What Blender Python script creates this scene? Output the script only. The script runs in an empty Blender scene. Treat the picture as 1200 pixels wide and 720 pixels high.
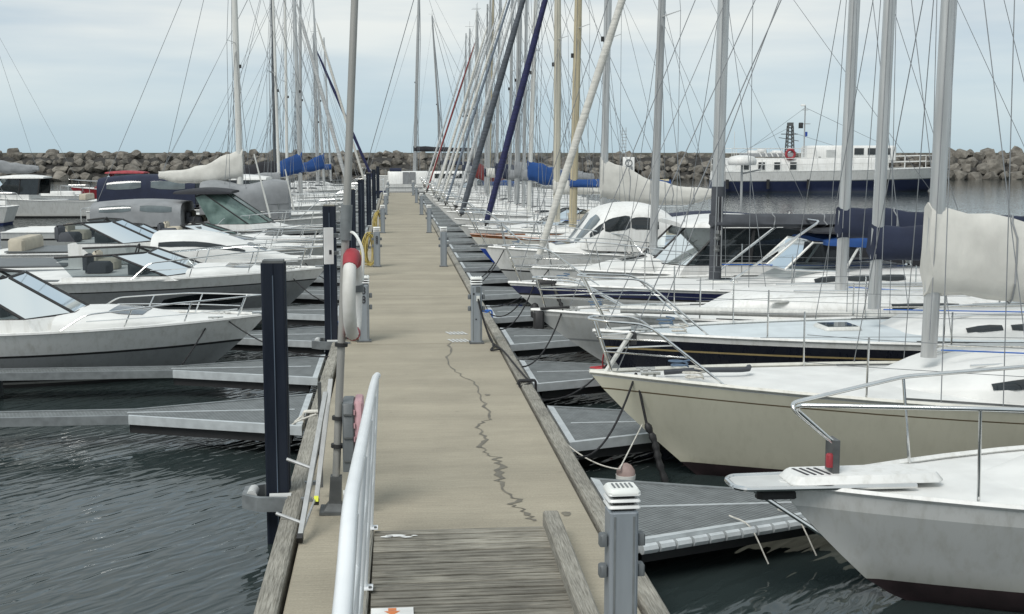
import bpy, math, random
from mathutils import Vector, Matrix, noise
R = math.radians
S = bpy.context.scene
COL = S.collection
random.seed(7)

# ------------------------------------------------------------------ camera
EYE = 2.9
cam = bpy.data.cameras.new('camera'); camo = bpy.data.objects.new('camera', cam); COL.objects.link(camo)
cam.sensor_fit = 'HORIZONTAL'; cam.sensor_width = 36.0; cam.lens = 1442 / 1200 * 36.0
cam.clip_start = 0.1; cam.clip_end = 6000
yaw, pit = R(5.4638), R(7.1152)
fw = Vector((math.sin(yaw) * math.cos(pit), math.cos(yaw) * math.cos(pit), -math.sin(pit)))
rt = Vector((math.cos(yaw), -math.sin(yaw), 0)); up = rt.cross(fw)
camo.matrix_world = Matrix(((rt.x, up.x, -fw.x, 0), (rt.y, up.y, -fw.y, 0), (rt.z, up.z, -fw.z, EYE), (0, 0, 0, 1)))
S.camera = camo

# ------------------------------------------------------------------ world, sun, exposure
SUN_EL, SUN_AZ = R(50), R(-140)          # azimuth from +Y, positive to +X
W = bpy.data.worlds.new('World'); S.world = W; W.use_nodes = True
nt = W.node_tree; nd = nt.nodes; ln = nt.links; nd.clear()
out = nd.new('ShaderNodeOutputWorld'); bg = nd.new('ShaderNodeBackground'); bg.inputs['Strength'].default_value = 0.1
sky = nd.new('ShaderNodeTexSky'); sky.sky_type = 'NISHITA'; sky.sun_disc = False
sky.sun_elevation = SUN_EL; sky.sun_rotation = SUN_AZ; sky.air_density = 1.0; sky.dust_density = 1.2; sky.ozone_density = 2.0
tc = nd.new('ShaderNodeTexCoord'); mp = nd.new('ShaderNodeMapping'); mp.inputs['Scale'].default_value = (1.2, 1.2, 9.0)
n1 = nd.new('ShaderNodeTexNoise'); n1.inputs['Scale'].default_value = 1.9; n1.inputs['Detail'].default_value = 5; n1.inputs['Roughness'].default_value = 0.5
cr = nd.new('ShaderNodeValToRGB'); cr.color_ramp.elements[0].position = 0.40; cr.color_ramp.elements[0].color = (4.3, 5.15, 5.8, 1)
cr.color_ramp.elements[1].position = 0.64; cr.color_ramp.elements[1].color = (6.9, 7.15, 6.95, 1)
sx = nd.new('ShaderNodeSeparateXYZ'); rg = nd.new('ShaderNodeMapRange')
rg.inputs['From Min'].default_value = 0.0; rg.inputs['From Max'].default_value = 0.10; rg.inputs['To Min'].default_value = 0.12; rg.inputs['To Max'].default_value = 0.93
mx = nd.new('ShaderNodeMix'); mx.data_type = 'RGBA'
ln.new(tc.outputs['Generated'], mp.inputs['Vector']); ln.new(mp.outputs[0], n1.inputs['Vector']); ln.new(n1.outputs['Fac'], cr.inputs['Fac'])
ln.new(tc.outputs['Generated'], sx.inputs[0]); ln.new(sx.outputs['Z'], rg.inputs['Value']); ln.new(rg.outputs[0], mx.inputs['Factor'])
hz = nd.new('ShaderNodeMix'); hz.data_type = 'RGBA'; hz.inputs['Factor'].default_value = 0.78; hz.inputs['B'].default_value = (4.2, 5.6, 6.4, 1)
ln.new(sky.outputs[0], hz.inputs['A']); ln.new(hz.outputs['Result'], mx.inputs['A']); ln.new(cr.outputs[0], mx.inputs['B']); ln.new(mx.outputs['Result'], bg.inputs['Color']); ln.new(bg.outputs[0], out.inputs[0])
sl = bpy.data.lights.new('sun', 'SUN'); slo = bpy.data.objects.new('sun', sl); COL.objects.link(slo)
sl.energy = 1.9; sl.angle = R(28); sl.color = (1, 0.97, 0.92)
sd = Vector((math.sin(SUN_AZ) * math.cos(SUN_EL), math.cos(SUN_AZ) * math.cos(SUN_EL), math.sin(SUN_EL)))
slo.rotation_euler = sd.to_track_quat('Z', 'Y').to_euler(); slo.location = sd * 50
S.view_settings.view_transform = 'Standard'; S.view_settings.look = 'None'; S.view_settings.gamma = 1; S.view_settings.exposure = 0.30

# ------------------------------------------------------------------ materials
def M(name, col, rough=.5, metal=0., var=.1, scale=5., stretch=(1, 1, 1), bump=0., bscale=30., bstretch=None, col2=None, ramp=(.35, .65), detail=4, rnd=0., spec=.5, coat=0., bdist=.01):
    m = bpy.data.materials.new(name); m.use_nodes = True
    n = m.node_tree.nodes; l = m.node_tree.links; b = n['Principled BSDF']
    b.inputs['Roughness'].default_value = rough; b.inputs['Metallic'].default_value = metal
    b.inputs['Specular IOR Level'].default_value = spec; b.inputs['Coat Weight'].default_value = coat
    t = n.new('ShaderNodeTexCoord')
    def nz(sc, st, det):
        mpn = n.new('ShaderNodeMapping'); mpn.inputs['Scale'].default_value = st
        x = n.new('ShaderNodeTexNoise'); x.inputs['Scale'].default_value = sc; x.inputs['Detail'].default_value = det
        l.new(t.outputs['Object'], mpn.inputs['Vector']); l.new(mpn.outputs[0], x.inputs['Vector']); return x
    x = nz(scale, stretch, detail)
    r = n.new('ShaderNodeValToRGB'); e = r.color_ramp.elements
    c2 = col2 or tuple(c * (1 + var) for c in col)
    c1 = col if col2 else tuple(c * (1 - var) for c in col)
    e[0].position, e[1].position = ramp; e[0].color = (*c1, 1); e[1].color = (*c2, 1)
    l.new(x.outputs['Fac'], r.inputs['Fac']); o = r.outputs[0]
    if rnd:
        oi = n.new('ShaderNodeObjectInfo'); mr = n.new('ShaderNodeMapRange'); mr.inputs['To Min'].default_value = 1 - rnd; mr.inputs['To Max'].default_value = 1 + rnd
        mm = n.new('ShaderNodeMix'); mm.data_type = 'RGBA'; mm.blend_type = 'MULTIPLY'; mm.inputs['Factor'].default_value = 1
        l.new(oi.outputs['Random'], mr.inputs['Value']); l.new(o, mm.inputs['A']); l.new(mr.outputs[0], mm.inputs['B']); o = mm.outputs['Result']
    l.new(o, b.inputs['Base Color'])
    if bump:
        y = nz(bscale, bstretch or stretch, 5); bp = n.new('ShaderNodeBump'); bp.inputs['Strength'].default_value = bump; bp.inputs['Distance'].default_value = bdist
        l.new(y.outputs['Fac'], bp.inputs['Height']); l.new(bp.outputs[0], b.inputs['Normal'])
    return m
def grime(name, col, dirt, rough=.3, amount=.35, coat=.0):
    "painted / gelcoat surface with faint vertical run-off streaks and scuffs"
    m = M(name, col, rough, 0, .04, 1.5, coat=coat)
    n = m.node_tree.nodes; l = m.node_tree.links; b = n['Principled BSDF']
    src = b.inputs['Base Color'].links[0].from_socket
    t = n.new('ShaderNodeTexCoord'); mpn = n.new('ShaderNodeMapping'); mpn.inputs['Scale'].default_value = (7, 7, .8)
    x = n.new('ShaderNodeTexNoise'); x.inputs['Scale'].default_value = 1.6; x.inputs['Detail'].default_value = 6; x.inputs['Roughness'].default_value = .65
    r = n.new('ShaderNodeMapRange'); r.inputs['From Min'].default_value = .48; r.inputs['From Max'].default_value = .75; r.inputs['To Max'].default_value = amount
    k = n.new('ShaderNodeMix'); k.data_type = 'RGBA'; k.inputs['B'].default_value = (*dirt, 1)
    l.new(t.outputs['Object'], mpn.inputs['Vector']); l.new(mpn.outputs[0], x.inputs['Vector']); l.new(x.outputs['Fac'], r.inputs['Value'])
    l.new(r.outputs[0], k.inputs['Factor']); l.new(src, k.inputs['A']); l.new(k.outputs['Result'], b.inputs['Base Color'])
    sp_ = n.new('ShaderNodeSeparateXYZ'); l.new(t.outputs['Object'], sp_.inputs[0])
    band = n.new('ShaderNodeMapRange'); band.inputs['From Min'].default_value = .30; band.inputs['From Max'].default_value = .06; band.inputs['To Max'].default_value = .55
    zz = n.new('ShaderNodeMath'); zz.operation = 'MULTIPLY_ADD'; zz.inputs[1].default_value = .35; l.new(x.outputs['Fac'], zz.inputs[0]); l.new(sp_.outputs['Z'], zz.inputs[2])
    off = n.new('ShaderNodeMath'); off.operation = 'SUBTRACT'; off.inputs[1].default_value = .10; l.new(zz.outputs[0], off.inputs[0]); l.new(off.outputs[0], band.inputs['Value'])
    k2 = n.new('ShaderNodeMix'); k2.data_type = 'RGBA'; k2.inputs['B'].default_value = (dirt[0] * .55, dirt[1] * .58, dirt[2] * .45, 1)
    l.new(band.outputs[0], k2.inputs['Factor']); l.new(k.outputs['Result'], k2.inputs['A']); l.new(k2.outputs['Result'], b.inputs['Base Color'])
    ro = n.new('ShaderNodeMapRange'); ro.inputs['To Min'].default_value = rough; ro.inputs['To Max'].default_value = min(1, rough + .35)
    l.new(x.outputs['Fac'], ro.inputs['Value']); l.new(ro.outputs[0], b.inputs['Roughness'])
    return m
DIRT = (.28, .26, .2)
white = grime('white_gelcoat', (.74, .74, .72), DIRT, .28)
white2 = grime('ivory_gelcoat', (.68, .67, .61), DIRT, .35)
greyhull = grime('pale_grey_gelcoat', (.50, .51, .50), DIRT, .22)
midgrey = grime('mid_grey_gelcoat', (.28, .29, .295), (.12, .12, .1), .22)
cream = grime('cream_gelcoat', (.60, .58, .47), (.34, .32, .23), .20, .18)
blackhull = grime('black_gelcoat', (.012, .014, .022), (.05, .05, .045), .12, .2)
navyhull = grime('navy_gelcoat', (.015, .022, .06), (.06, .06, .06), .18, .25)
navystripe = M('navy_stripe', (.025, .03, .085), .25)
bluestripe = M('blue_stripe', (.02, .06, .3), .3)
gold = M('gold_stripe', (.35, .27, .13), .4)
brown = M('brown_pinstripe', (.12, .09, .05), .4)
antired = M('red_antifouling', (.05, .018, .016), .7, var=.3)
antidark = M('dark_maroon_antifouling', (.022, .012, .014), .75, var=.3)
antiblue = M('blue_antifouling', (.015, .03, .11), .7, var=.3)
antiblack = M('black_antifouling', (.015, .015, .017), .7, var=.3)
deckwhite = M('deck_white', (.70, .70, .68), .55, var=.07, scale=2.5, bump=.15, bscale=120)
deckblue = M('deck_pale_blue', (.56, .61, .63), .6, var=.07, scale=3, bump=.2, bscale=150)
deckgrey = M('deck_pale_grey', (.52, .53, .52), .6, var=.1, scale=3, bump=.2, bscale=150)
alu = M('mast_aluminium', (.55, .55, .54), .38, .75, var=.12, scale=3, stretch=(6, 6, .4))
alutan = M('mast_tan_paint', (.46, .40, .27), .45, .1, var=.16, scale=3, stretch=(6, 6, .4))
alugrey = M('mast_grey_paint', (.40, .41, .41), .45, .25, var=.1, scale=3, stretch=(6, 6, .4))
poletan = M('pole_warm_grey', (.34, .335, .315), .5, .25, var=.12, scale=3, stretch=(6, 6, .4))
alucream = M('mast_cream_paint', (.52, .49, .40), .45, .1, var=.12, scale=3, stretch=(6, 6, .4))
aludark = M('mast_dark_anodised', (.10, .11, .12), .35, .6, var=.15)
aluwhite = M('mast_white_paint', (.62, .62, .59), .4, .05, var=.08, stretch=(6, 6, .4))
steel = M('stainless_steel', (.72, .72, .71), .16, 1., var=.06)
wire = M('rigging_wire', (.24, .25, .26), .4, .6)
blackrubber = M('black_rubber', (.02, .02, .021), .6)
plasticgrey = M('grey_plastic', (.11, .12, .125), .5, var=.08, bump=.1, bscale=60)
glass = M('dark_tinted_glass', (.014, .018, .02), .05, var=.2, spec=.7)
def pane_mat(name, tint):
    m = bpy.data.materials.new(name); m.use_nodes = True; n = m.node_tree.nodes; l = m.node_tree.links; n.remove(n['Principled BSDF'])
    tr = n.new('ShaderNodeBsdfTransparent'); tr.inputs[0].default_value = (*tint, 1); gl = n.new('ShaderNodeBsdfGlossy'); gl.inputs['Roughness'].default_value = .03; gl.inputs['Color'].default_value = (.85, .9, .92, 1)
    fr = n.new('ShaderNodeFresnel'); fr.inputs['IOR'].default_value = 1.38; mxs = n.new('ShaderNodeMixShader'); l.new(fr.outputs[0], mxs.inputs[0]); l.new(tr.outputs[0], mxs.inputs[1]); l.new(gl.outputs[0], mxs.inputs[2]); l.new(mxs.outputs[0], n['Material Output'].inputs[0]); return m
glassgreen = M('green_tinted_glass', (.07, .11, .10), .18, 0, .4, 3., col2=(.17, .24, .22), spec=.25); smoked = M('smoked_glass', (.02, .024, .027), .15, var=.4, scale=2, spec=.3); glassgrey = pane_mat('grey_tinted_glass', (.42, .46, .47))
glassrefl = M('screen_glass', (.09, .11, .115), .05, var=.3, scale=2, spec=.9)
def canvas(name, c, var=.14): return M(name, c, .85, 0, var, 3., bump=.5, bscale=5, bstretch=(1, 1, .45), bdist=.035)
cvblue = canvas('canvas_blue', (.010, .055, .20)); cvnavy = canvas('canvas_navy', (.014, .02, .045)); cvgrey = canvas('canvas_grey', (.24, .25, .26), .1)
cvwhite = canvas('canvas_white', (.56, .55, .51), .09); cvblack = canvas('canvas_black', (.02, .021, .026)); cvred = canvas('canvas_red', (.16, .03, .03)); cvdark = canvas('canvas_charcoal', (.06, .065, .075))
cvbeige = canvas('canvas_beige', (.45, .41, .33), .1)
sailnavy = M('furled_sail_navy', (.015, .018, .07), .8, var=.25, scale=3, stretch=(1, 1, 8), bump=.4, bscale=5, bdist=.03)
sailwhite = M('furled_sail_white', (.56, .55, .51), .8, var=.12, scale=3, stretch=(1, 1, 6), bump=.4, bscale=5, bdist=.03)
sailgrey = M('furled_sail_slate', (.075, .085, .10), .8, var=.25, scale=3, stretch=(1, 1, 6), bump=.4, bscale=5, bdist=.03)
sailred = M('furled_sail_red', (.20, .03, .035), .8, var=.25, scale=3, stretch=(1, 1, 6))
sailsilver = M('furled_sail_pale_grey', (.46, .47, .47), .8, var=.15, scale=3, stretch=(1, 1, 6))
sailblue = M('furled_sail_steel_blue', (.15, .18, .22), .8, var=.15, scale=3, stretch=(1, 1, 6))
varnish = M('varnished_wood', (.23, .085, .03), .3, var=.3, scale=4, stretch=(.5, 8, 8))
concrete = M('concrete_broomed', (.318, .286, .220), .9, 0, .09, .8, (.35, 2.2, 1), bump=.55, bscale=28, bstretch=(.04, 1.6, 1), bdist=.02, detail=7, rnd=.05)
def overlay(m, scale, stretch, lo, hi, p0=.35, p1=.65, detail=6):
    "multiply the base colour by a second, broader stain pattern"
    n = m.node_tree.nodes; l = m.node_tree.links; b = n['Principled BSDF']; src = b.inputs['Base Color'].links[0].from_socket
    t = n.new('ShaderNodeTexCoord'); q = n.new('ShaderNodeMapping'); q.inputs['Scale'].default_value = stretch; x = n.new('ShaderNodeTexNoise'); x.inputs['Scale'].default_value = scale; x.inputs['Detail'].default_value = detail; x.inputs['Roughness'].default_value = .62
    r = n.new('ShaderNodeMapRange'); r.inputs['From Min'].default_value = p0; r.inputs['From Max'].default_value = p1; r.inputs['To Min'].default_value = lo; r.inputs['To Max'].default_value = hi
    k = n.new('ShaderNodeMix'); k.data_type = 'RGBA'; k.blend_type = 'MULTIPLY'; k.inputs['Factor'].default_value = 1
    l.new(t.outputs['Object'], q.inputs[0]); l.new(q.outputs[0], x.inputs['Vector']); l.new(x.outputs['Fac'], r.inputs['Value']); l.new(src, k.inputs['A']); l.new(r.outputs[0], k.inputs['B']); l.new(k.outputs['Result'], b.inputs['Base Color'])
overlay(concrete, .9, (1, .8, 1), .90, 1.06); overlay(concrete, 22, (.12, 1.4, 1), .93, 1.05); overlay(concrete, 5, (1, 1, 1), .80, 1.0, .25, .36); overlay(concrete, 60, (1, 1, 1), .88, 1.08)
concside = M('concrete_wet_side', (.15, .145, .12), .85, var=.3, scale=2)
timber = M('weathered_timber', (.15, .14, .115), .9, 0, .3, 4, (30, 1.5, 30), col2=(.35, .335, .29), ramp=(.28, .62), bump=.9, bscale=9, bstretch=(16, .6, 16), bdist=.012, rnd=.1, detail=8)
plankmat = M('weathered_decking', (.13, .12, .096), .9, 0, .3, 4, (1.0, 16, 6), col2=(.34, .32, .27), ramp=(.3, .65), bump=.9, bscale=10, bstretch=(.5, 16, 9), bdist=.01, rnd=.24, detail=8)
overlay(timber, 1.6, (1, 1, 1), .72, 1.08); overlay(plankmat, 2.2, (1, 1, 1), .7, 1.1)
galv = M('galvanised_steel', (.19, .205, .21), .6, .3, .16, 9., bump=.1, bscale=30, rnd=.05)
galvlight = M('galvanised_edge', (.52, .55, .56), .45, .3, .1, 8.)
galvdark = M('dull_steel', (.12, .125, .125), .6, .4, .25, 6.)
pilemat = M('pile_navy_black_paint', (.006, .010, .020), .55, 0, .4, 2.2, (3, 3, .5), col2=(.016, .021, .032), bump=.15, bscale=14, spec=.25)
pileedge = M('pile_worn_edge', (.10, .13, .17), .5, .2, .3, 4, (1, 1, .4))
pedmat = M('pedestal_grey_alu', (.30, .33, .36), .42, .35, .06, 3, (4, 4, .5), rnd=.05)
pedlight = M('pedestal_light_cap', (.66, .67, .66), .45, .1, .08, 6)
pedwhite = M('pedestal_white_diffuser', (.72, .73, .70), .5, .0, .06, 6)
railwhite = M('white_powder_coat', (.74, .76, .77), .35, 0, .04, 4, bump=.05, bscale=20)
redmat = M('red_cover', (.30, .03, .04), .6, var=.2)
pinkmat = M('faded_red_door', (.46, .27, .29), .6, var=.12)
ropewhite = M('white_rope', (.55, .53, .48), .9, var=.2, scale=40)
ropeblack = M('black_rope', (.02, .02, .022), .9, var=.3, scale=40)
ropered = M('red_rope', (.45, .05, .06), .9)
ropeblue = M('blue_rope', (.03, .12, .42), .9)
ropedull = M('faded_blue_rope', (.10, .15, .22), .9)
ringwhite = M('scuffed_white_vinyl', (.50, .49, .45), .6, 0, .1, 5, col2=(.64, .63, .60), ramp=(.3, .55))
hosemat = M('yellow_hose', (.46, .36, .11), .55, var=.25, scale=8)
paper = M('white_notice', (.72, .72, .70), .6); orange = M('orange_print', (.65, .2, .06), .6); yellowp = M('yellow_sticker', (.75, .8, .05), .5); inkmat = M('black_lettering', (.02, .02, .025), .6)
stain = M('wet_stain', (.135, .12, .09), .55, 0, .25, 6)
rock = M('boulder_rock', (.105, .096, .082), .95, 0, .3, 1.6, col2=(.22, .203, .175), bump=.8, bscale=5, bdist=.12, rnd=.3, detail=8, ramp=(.38, .68))
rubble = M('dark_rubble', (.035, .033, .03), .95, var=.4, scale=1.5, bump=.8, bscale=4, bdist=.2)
orangebuoy = M('faded_buoy', (.30, .22, .2), .6, var=.3)
flagyellow = M('flag_yellow', (.65, .45, .05), .8); flagblack = M('flag_black', (.015, .015, .015), .8)
# steel mesh deck of the finger jetties
def grating_mat():
    m = M('mesh_grating', (.165, .178, .18), .7, .15, .15, 7, rnd=.06)
    n = m.node_tree.nodes; l = m.node_tree.links; b = n['Principled BSDF']; src = b.inputs['Base Color'].links[0].from_socket
    t = n.new('ShaderNodeTexCoord'); v = n.new('ShaderNodeTexVoronoi'); mp_ = n.new('ShaderNodeMapping'); mp_.inputs['Scale'].default_value = (17, 34, 1); mp_.inputs['Rotation'].default_value = (0, 0, .6)
    v.inputs['Scale'].default_value = 1; v.inputs['Randomness'].default_value = 0; v.voronoi_dimensions = '2D'
    r = n.new('ShaderNodeMapRange'); r.inputs['From Min'].default_value = .22; r.inputs['From Max'].default_value = .36; r.inputs['To Min'].default_value = .75
    r.inputs['To Max'].default_value = 0
    k = n.new('ShaderNodeMix'); k.data_type = 'RGBA'; k.inputs['B'].default_value = (.03, .035, .035, 1)
    l.new(t.outputs['Object'], mp_.inputs[0]); l.new(mp_.outputs[0], v.inputs['Vector']); l.new(v.outputs['Distance'], r.inputs['Value'])
    l.new(r.outputs[0], k.inputs['Factor']); l.new(src, k.inputs['A']); l.new(k.outputs['Result'], b.inputs['Base Color'])
    bp = n.new('ShaderNodeBump'); bp.inputs['Strength'].default_value = .5; bp.inputs['Distance'].default_value = .004; l.new(v.outputs['Distance'], bp.inputs['Height']); l.new(bp.outputs[0], b.inputs['Normal'])
    return m
grating = grating_mat()
def water_mat():
    m = bpy.data.materials.new('harbour_water'); m.use_nodes = True
    n = m.node_tree.nodes; l = m.node_tree.links; b = n['Principled BSDF']
    b.inputs['Base Color'].default_value = (.026, .036, .036, 1); b.inputs['Roughness'].default_value = .04; b.inputs['IOR'].default_value = 1.33
    t = n.new('ShaderNodeTexCoord')
    def layer(sc, st, rot, det, dist, prev):
        mp_ = n.new('ShaderNodeMapping'); mp_.inputs['Scale'].default_value = st; mp_.inputs['Rotation'].default_value = (0, 0, rot)
        x = n.new('ShaderNodeTexNoise'); x.inputs['Scale'].default_value = sc; x.inputs['Detail'].default_value = det; x.inputs['Distortion'].default_value = .6
        bp = n.new('ShaderNodeBump'); bp.inputs['Strength'].default_value = 1; bp.inputs['Distance'].default_value = dist
        rt_ = n.new('ShaderNodeMapping'); rt_.inputs['Rotation'].default_value = (0, 0, -rot); mp_.inputs['Rotation'].default_value = (0, 0, 0)
        l.new(t.outputs['Object'], rt_.inputs[0]); l.new(rt_.outputs[0], mp_.inputs[0]); l.new(mp_.outputs[0], x.inputs['Vector']); l.new(x.outputs['Fac'], bp.inputs['Height'])
        if prev: l.new(prev.outputs[0], bp.inputs['Normal'])
        return bp
    a = layer(1.6, (.5, 1.3, 1), .70, 1, .018, None)
    c = layer(7.0, (.36, 1.25, 1), .85, .8, .014, a)
    l.new(c.outputs[0], b.inputs['Normal'])
    return m
watermat = water_mat()

# ------------------------------------------------------------------ mesh helpers
class MB:
    def __init__(s): s.v = []; s.f = []; s.m = []
    def add(s, vs, fs, mi=0):
        o = len(s.v); s.v.extend([tuple(v) for v in vs]); s.f.extend([tuple(i + o for i in f) for f in fs]); s.m.extend([mi] * len(fs)); return s
    def box(s, c, sz, rz=0., mi=0, rx=0., ry=0., tap=1.):
        x, y, z = (q / 2 for q in sz)
        rot = Matrix.Rotation(rz, 3, 'Z') @ Matrix.Rotation(ry, 3, 'Y') @ Matrix.Rotation(rx, 3, 'X'); c = Vector(c)
        vs = [rot @ Vector((a * x * (tap if d > 0 else 1), b * y * (tap if d > 0 else 1), d * z)) + c for d in (-1, 1) for a, b in ((-1, -1), (1, -1), (1, 1), (-1, 1))]
        return s.add(vs, [(3, 2, 1, 0), (4, 5, 6, 7), (0, 1, 5, 4), (1, 2, 6, 5), (2, 3, 7, 6), (3, 0, 4, 7)], mi)
    def bbox(s, c, sz, bev=.01, rz=0., mi=0):
        "box with chamfered vertical edges and chamfered top"
        x, y, z = (q / 2 for q in sz); b = bev; rot = Matrix.Rotation(rz, 3, 'Z'); c = Vector(c)
        def ring(k, zz): 
            X, Y = x - k, y - k; return [rot @ Vector(p) + c for p in ((-X + b, -Y, zz), (X - b, -Y, zz), (X, -Y + b, zz), (X, Y - b, zz), (X - b, Y, zz), (-X + b, Y, zz), (-X, Y - b, zz), (-X, -Y + b, zz))]
        return s.rings([ring(0, -z), ring(0, z - b), ring(b * .7, z)], mi, caps=True)
    def rings(s, rs, mi=0, caps=True, closed=True):
        n = len(rs[0]); vs = [p for r in rs for p in r]; fs = []
        for i in range(len(rs) - 1):
            for j in range(n if closed else n - 1):
                k = (j + 1) % n; fs.append((i * n + j, i * n + k, (i + 1) * n + k, (i + 1) * n + j))
        if caps: fs.append(tuple(reversed(range(n)))); fs.append(tuple(range((len(rs) - 1) * n, len(rs) * n)))
        return s.add(vs, fs, mi)
    def grid(s, rows, mi=0):
        return s.rings(rows, mi, caps=False, closed=False)
    def tube(s, pts, r, n=6, mi=0, closed=False, flat=1.):
        P = [Vector(p) for p in pts]; L = len(P); rs = r if isinstance(r, (list, tuple)) else [r] * L; rings = []; u = None
        for i in range(L):
            if closed: t = P[(i + 1) % L] - P[i - 1]
            else: t = P[min(i + 1, L - 1)] - P[max(i - 1, 0)]
            if t.length < 1e-9: t = Vector((0, 0, 1))
            t.normalize()
            if u is None: u = t.orthogonal().normalized() if abs(t.z) < .9 else (Vector((1, 0, 0)) - t * t.x).normalized()
            else:
                u = u - t * u.dot(t); u = u.normalized() if u.length > 1e-6 else t.orthogonal().normalized()
            w = t.cross(u)
            rings.append([P[i] + (u * math.cos(2 * math.pi * k / n) + w * flat * math.sin(2 * math.pi * k / n)) * rs[i] for k in range(n)])
        if closed: rings.append(rings[0])
        return s.rings(rings, mi, caps=not closed)
    def lathe(s, prof, c=(0, 0, 0), n=16, mi=0):
        return s.rings([[(c[0] + r * math.cos(2 * math.pi * k / n), c[1] + r * math.sin(2 * math.pi * k / n), c[2] + z) for k in range(n)] for r, z in prof], mi)
    def prism(s, poly, z0, z1, mi=0):
        return s.rings([[(x, y, z0) for x, y in poly], [(x, y, z1) for x, y in poly]], mi)
    def mesh(s, name, mats, sharp=.7):
        me = bpy.data.meshes.new(name); me.from_pydata(s.v, [], s.f); me.update()
        for q in (mats if isinstance(mats, (list, tuple)) else [mats]): me.materials.append(q)
        me.polygons.foreach_set('material_index', s.m); me.polygons.foreach_set('use_smooth', [True] * len(s.f))
        me.update()
        try: me.set_sharp_from_angle(angle=sharp)
        except Exception: pass
        return me
    def obj(s, name, mats, parent=None, sharp=.7, loc=None, label=None):
        o = bpy.data.objects.new(name, s.mesh(name, mats, sharp)); COL.objects.link(o)
        if parent: o.parent = parent
        if loc: o.location = loc
        if label: o['label'] = label
        return o
def tag(o, label=None, cat=None, group=None, kind=None):
    if label: o['label'] = label
    if cat: o['category'] = cat
    if group: o['group'] = group
    if kind: o['kind'] = kind
    return o
def thing(name, label, cat, loc=(0, 0, 0), rz=0., group=None):
    o = bpy.data.objects.new(name, None); o.empty_display_size = .3; COL.objects.link(o); o.location = loc; o.rotation_euler = (0, 0, rz)
    return tag(o, label, cat, group)
def kids(o): return [c for c in COL.objects if c.parent == o]
def copy_tree(o, parent=None, cache=None):
    if cache is None:
        cache = {}
        for q in COL.objects:
            if q.parent: cache.setdefault(q.parent, []).append(q)
    c = o.copy(); COL.objects.link(c)
    if parent: c.parent = parent
    for q in cache.get(o, []): copy_tree(q, c, cache)
    return c
def curve(pts, n=6):
    "Catmull-Rom through the points"
    P = [Vector(p) for p in pts]; P = [P[0] * 2 - P[1]] + P + [P[-1] * 2 - P[-2]]; o = []
    for i in range(1, len(P) - 2):
        for k in range(n):
            t = k / n; a, b, c, d = P[i - 1:i + 3]
            o.append(.5 * ((2 * b) + (c - a) * t + (2 * a - 5 * b + 4 * c - d) * t * t + (3 * b - a - 3 * c + d) * t ** 3))
    o.append(P[-2]); return o
def bend(pts, r=.08, n=4):
    "polyline with rounded corners, as bent tube"
    P = [Vector(p) for p in pts]; o = [P[0]]
    for i in range(1, len(P) - 1):
        a = (P[i - 1] - P[i]); b = (P[i + 1] - P[i]); q = min(r, a.length * .45, b.length * .45); A = P[i] + a.normalized() * q; B = P[i] + b.normalized() * q
        for k in range(n + 1):
            t = k / n; o.append(A * (1 - t) ** 2 + P[i] * 2 * t * (1 - t) + B * t * t)
    o.append(P[-1]); return o
def sag(a, b, d, n=10):
    a, b = Vector(a), Vector(b); return [a.lerp(b, i / n) - Vector((0, 0, d * 4 * (i / n) * (1 - i / n))) for i in range(n + 1)]

WZ = -0.42        # water level; the pier deck is z = 0
# ------------------------------------------------------------------ water
wm = MB(); wm.add([(-900, -60, 0), (900, -60, 0), (900, 3000, 0), (-900, 3000, 0)], [(0, 1, 2, 3)])
water = wm.obj('water', watermat, loc=(0, 0, WZ)); tag(water, 'dark rippled harbour water between the boats', kind='structure')

# ------------------------------------------------------------------ pier
PL, PR = -0.78, 1.54
pier = thing('pier', 'long straight concrete floating pier with timber kerbs', 'pier')
joints = [5.0, 18.72, 31.7, 45.3, 58.8, 73.0, 86.0, 92.5]
def left_edge(y): return -.80 + max(0, (14 - y)) * .009 if y < 14 else -.80
for a, b in zip(joints[:-1], joints[1:]):
    m = MB(); n = 6
    xs0, xs1 = left_edge(a), left_edge(b)
    m.rings([[(xs0, a + .012, -.5), (PR, a + .012, -.5), (PR, a + .012, -.012), (PR - .012, a + .012, 0), (xs0 + .012, a + .012, 0), (xs0, a + .012, -.012)],
             [(xs1, b - .012, -.5), (PR, b - .012, -.5), (PR, b - .012, -.012), (PR - .012, b - .012, 0), (xs1 + .012, b - .012, 0), (xs1, b - .012, -.012)]])
    m.obj('concrete_deck', concrete, pier, .3)
    for side in (-1, 1):
        for k in range(3):
            y0 = a + (b - a) * k / 3 + .006; y1 = a + (b - a) * (k + 1) / 3 - .006
            e0, e1 = ((left_edge(y0) - .025, left_edge(y1) - .025) if side < 0 else (PR + .025, PR + .025)); w = .145 * side; dz = .012 + random.uniform(-.004, .004)
            m = MB(); c = .018 * side
            sec = lambda e, y: [(e, y, -.19), (e, y, dz), (e + c, y, dz + .018), (e + w - c, y, dz + .018), (e + w, y, dz), (e + w, y, -.19)]
            m.rings([sec(e0, y0), sec((e0 + e1) / 2 + random.uniform(-.004, .004), (y0 + y1) / 2), sec(e1, y1)]); m.obj('kerb_beam', timber, pier, .3)
    for side in (-1, 1):   # pontoon body under the kerb
        m = MB(); e = PL - .065 if side < 0 else PR + .05
        m.box((e, (a + b) / 2, -.42), (.12, b - a - .05, .3)); m.obj('pontoon_side', concside, pier)
# transverse saw cuts in the deck read as thin dark grooves
for y in [25.2]:
    m = MB(); m.box(((PL + PR) / 2, y, .0012), (PR - PL - .1, .007, .003)); m.obj('saw_cut', concside, pier)
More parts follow.
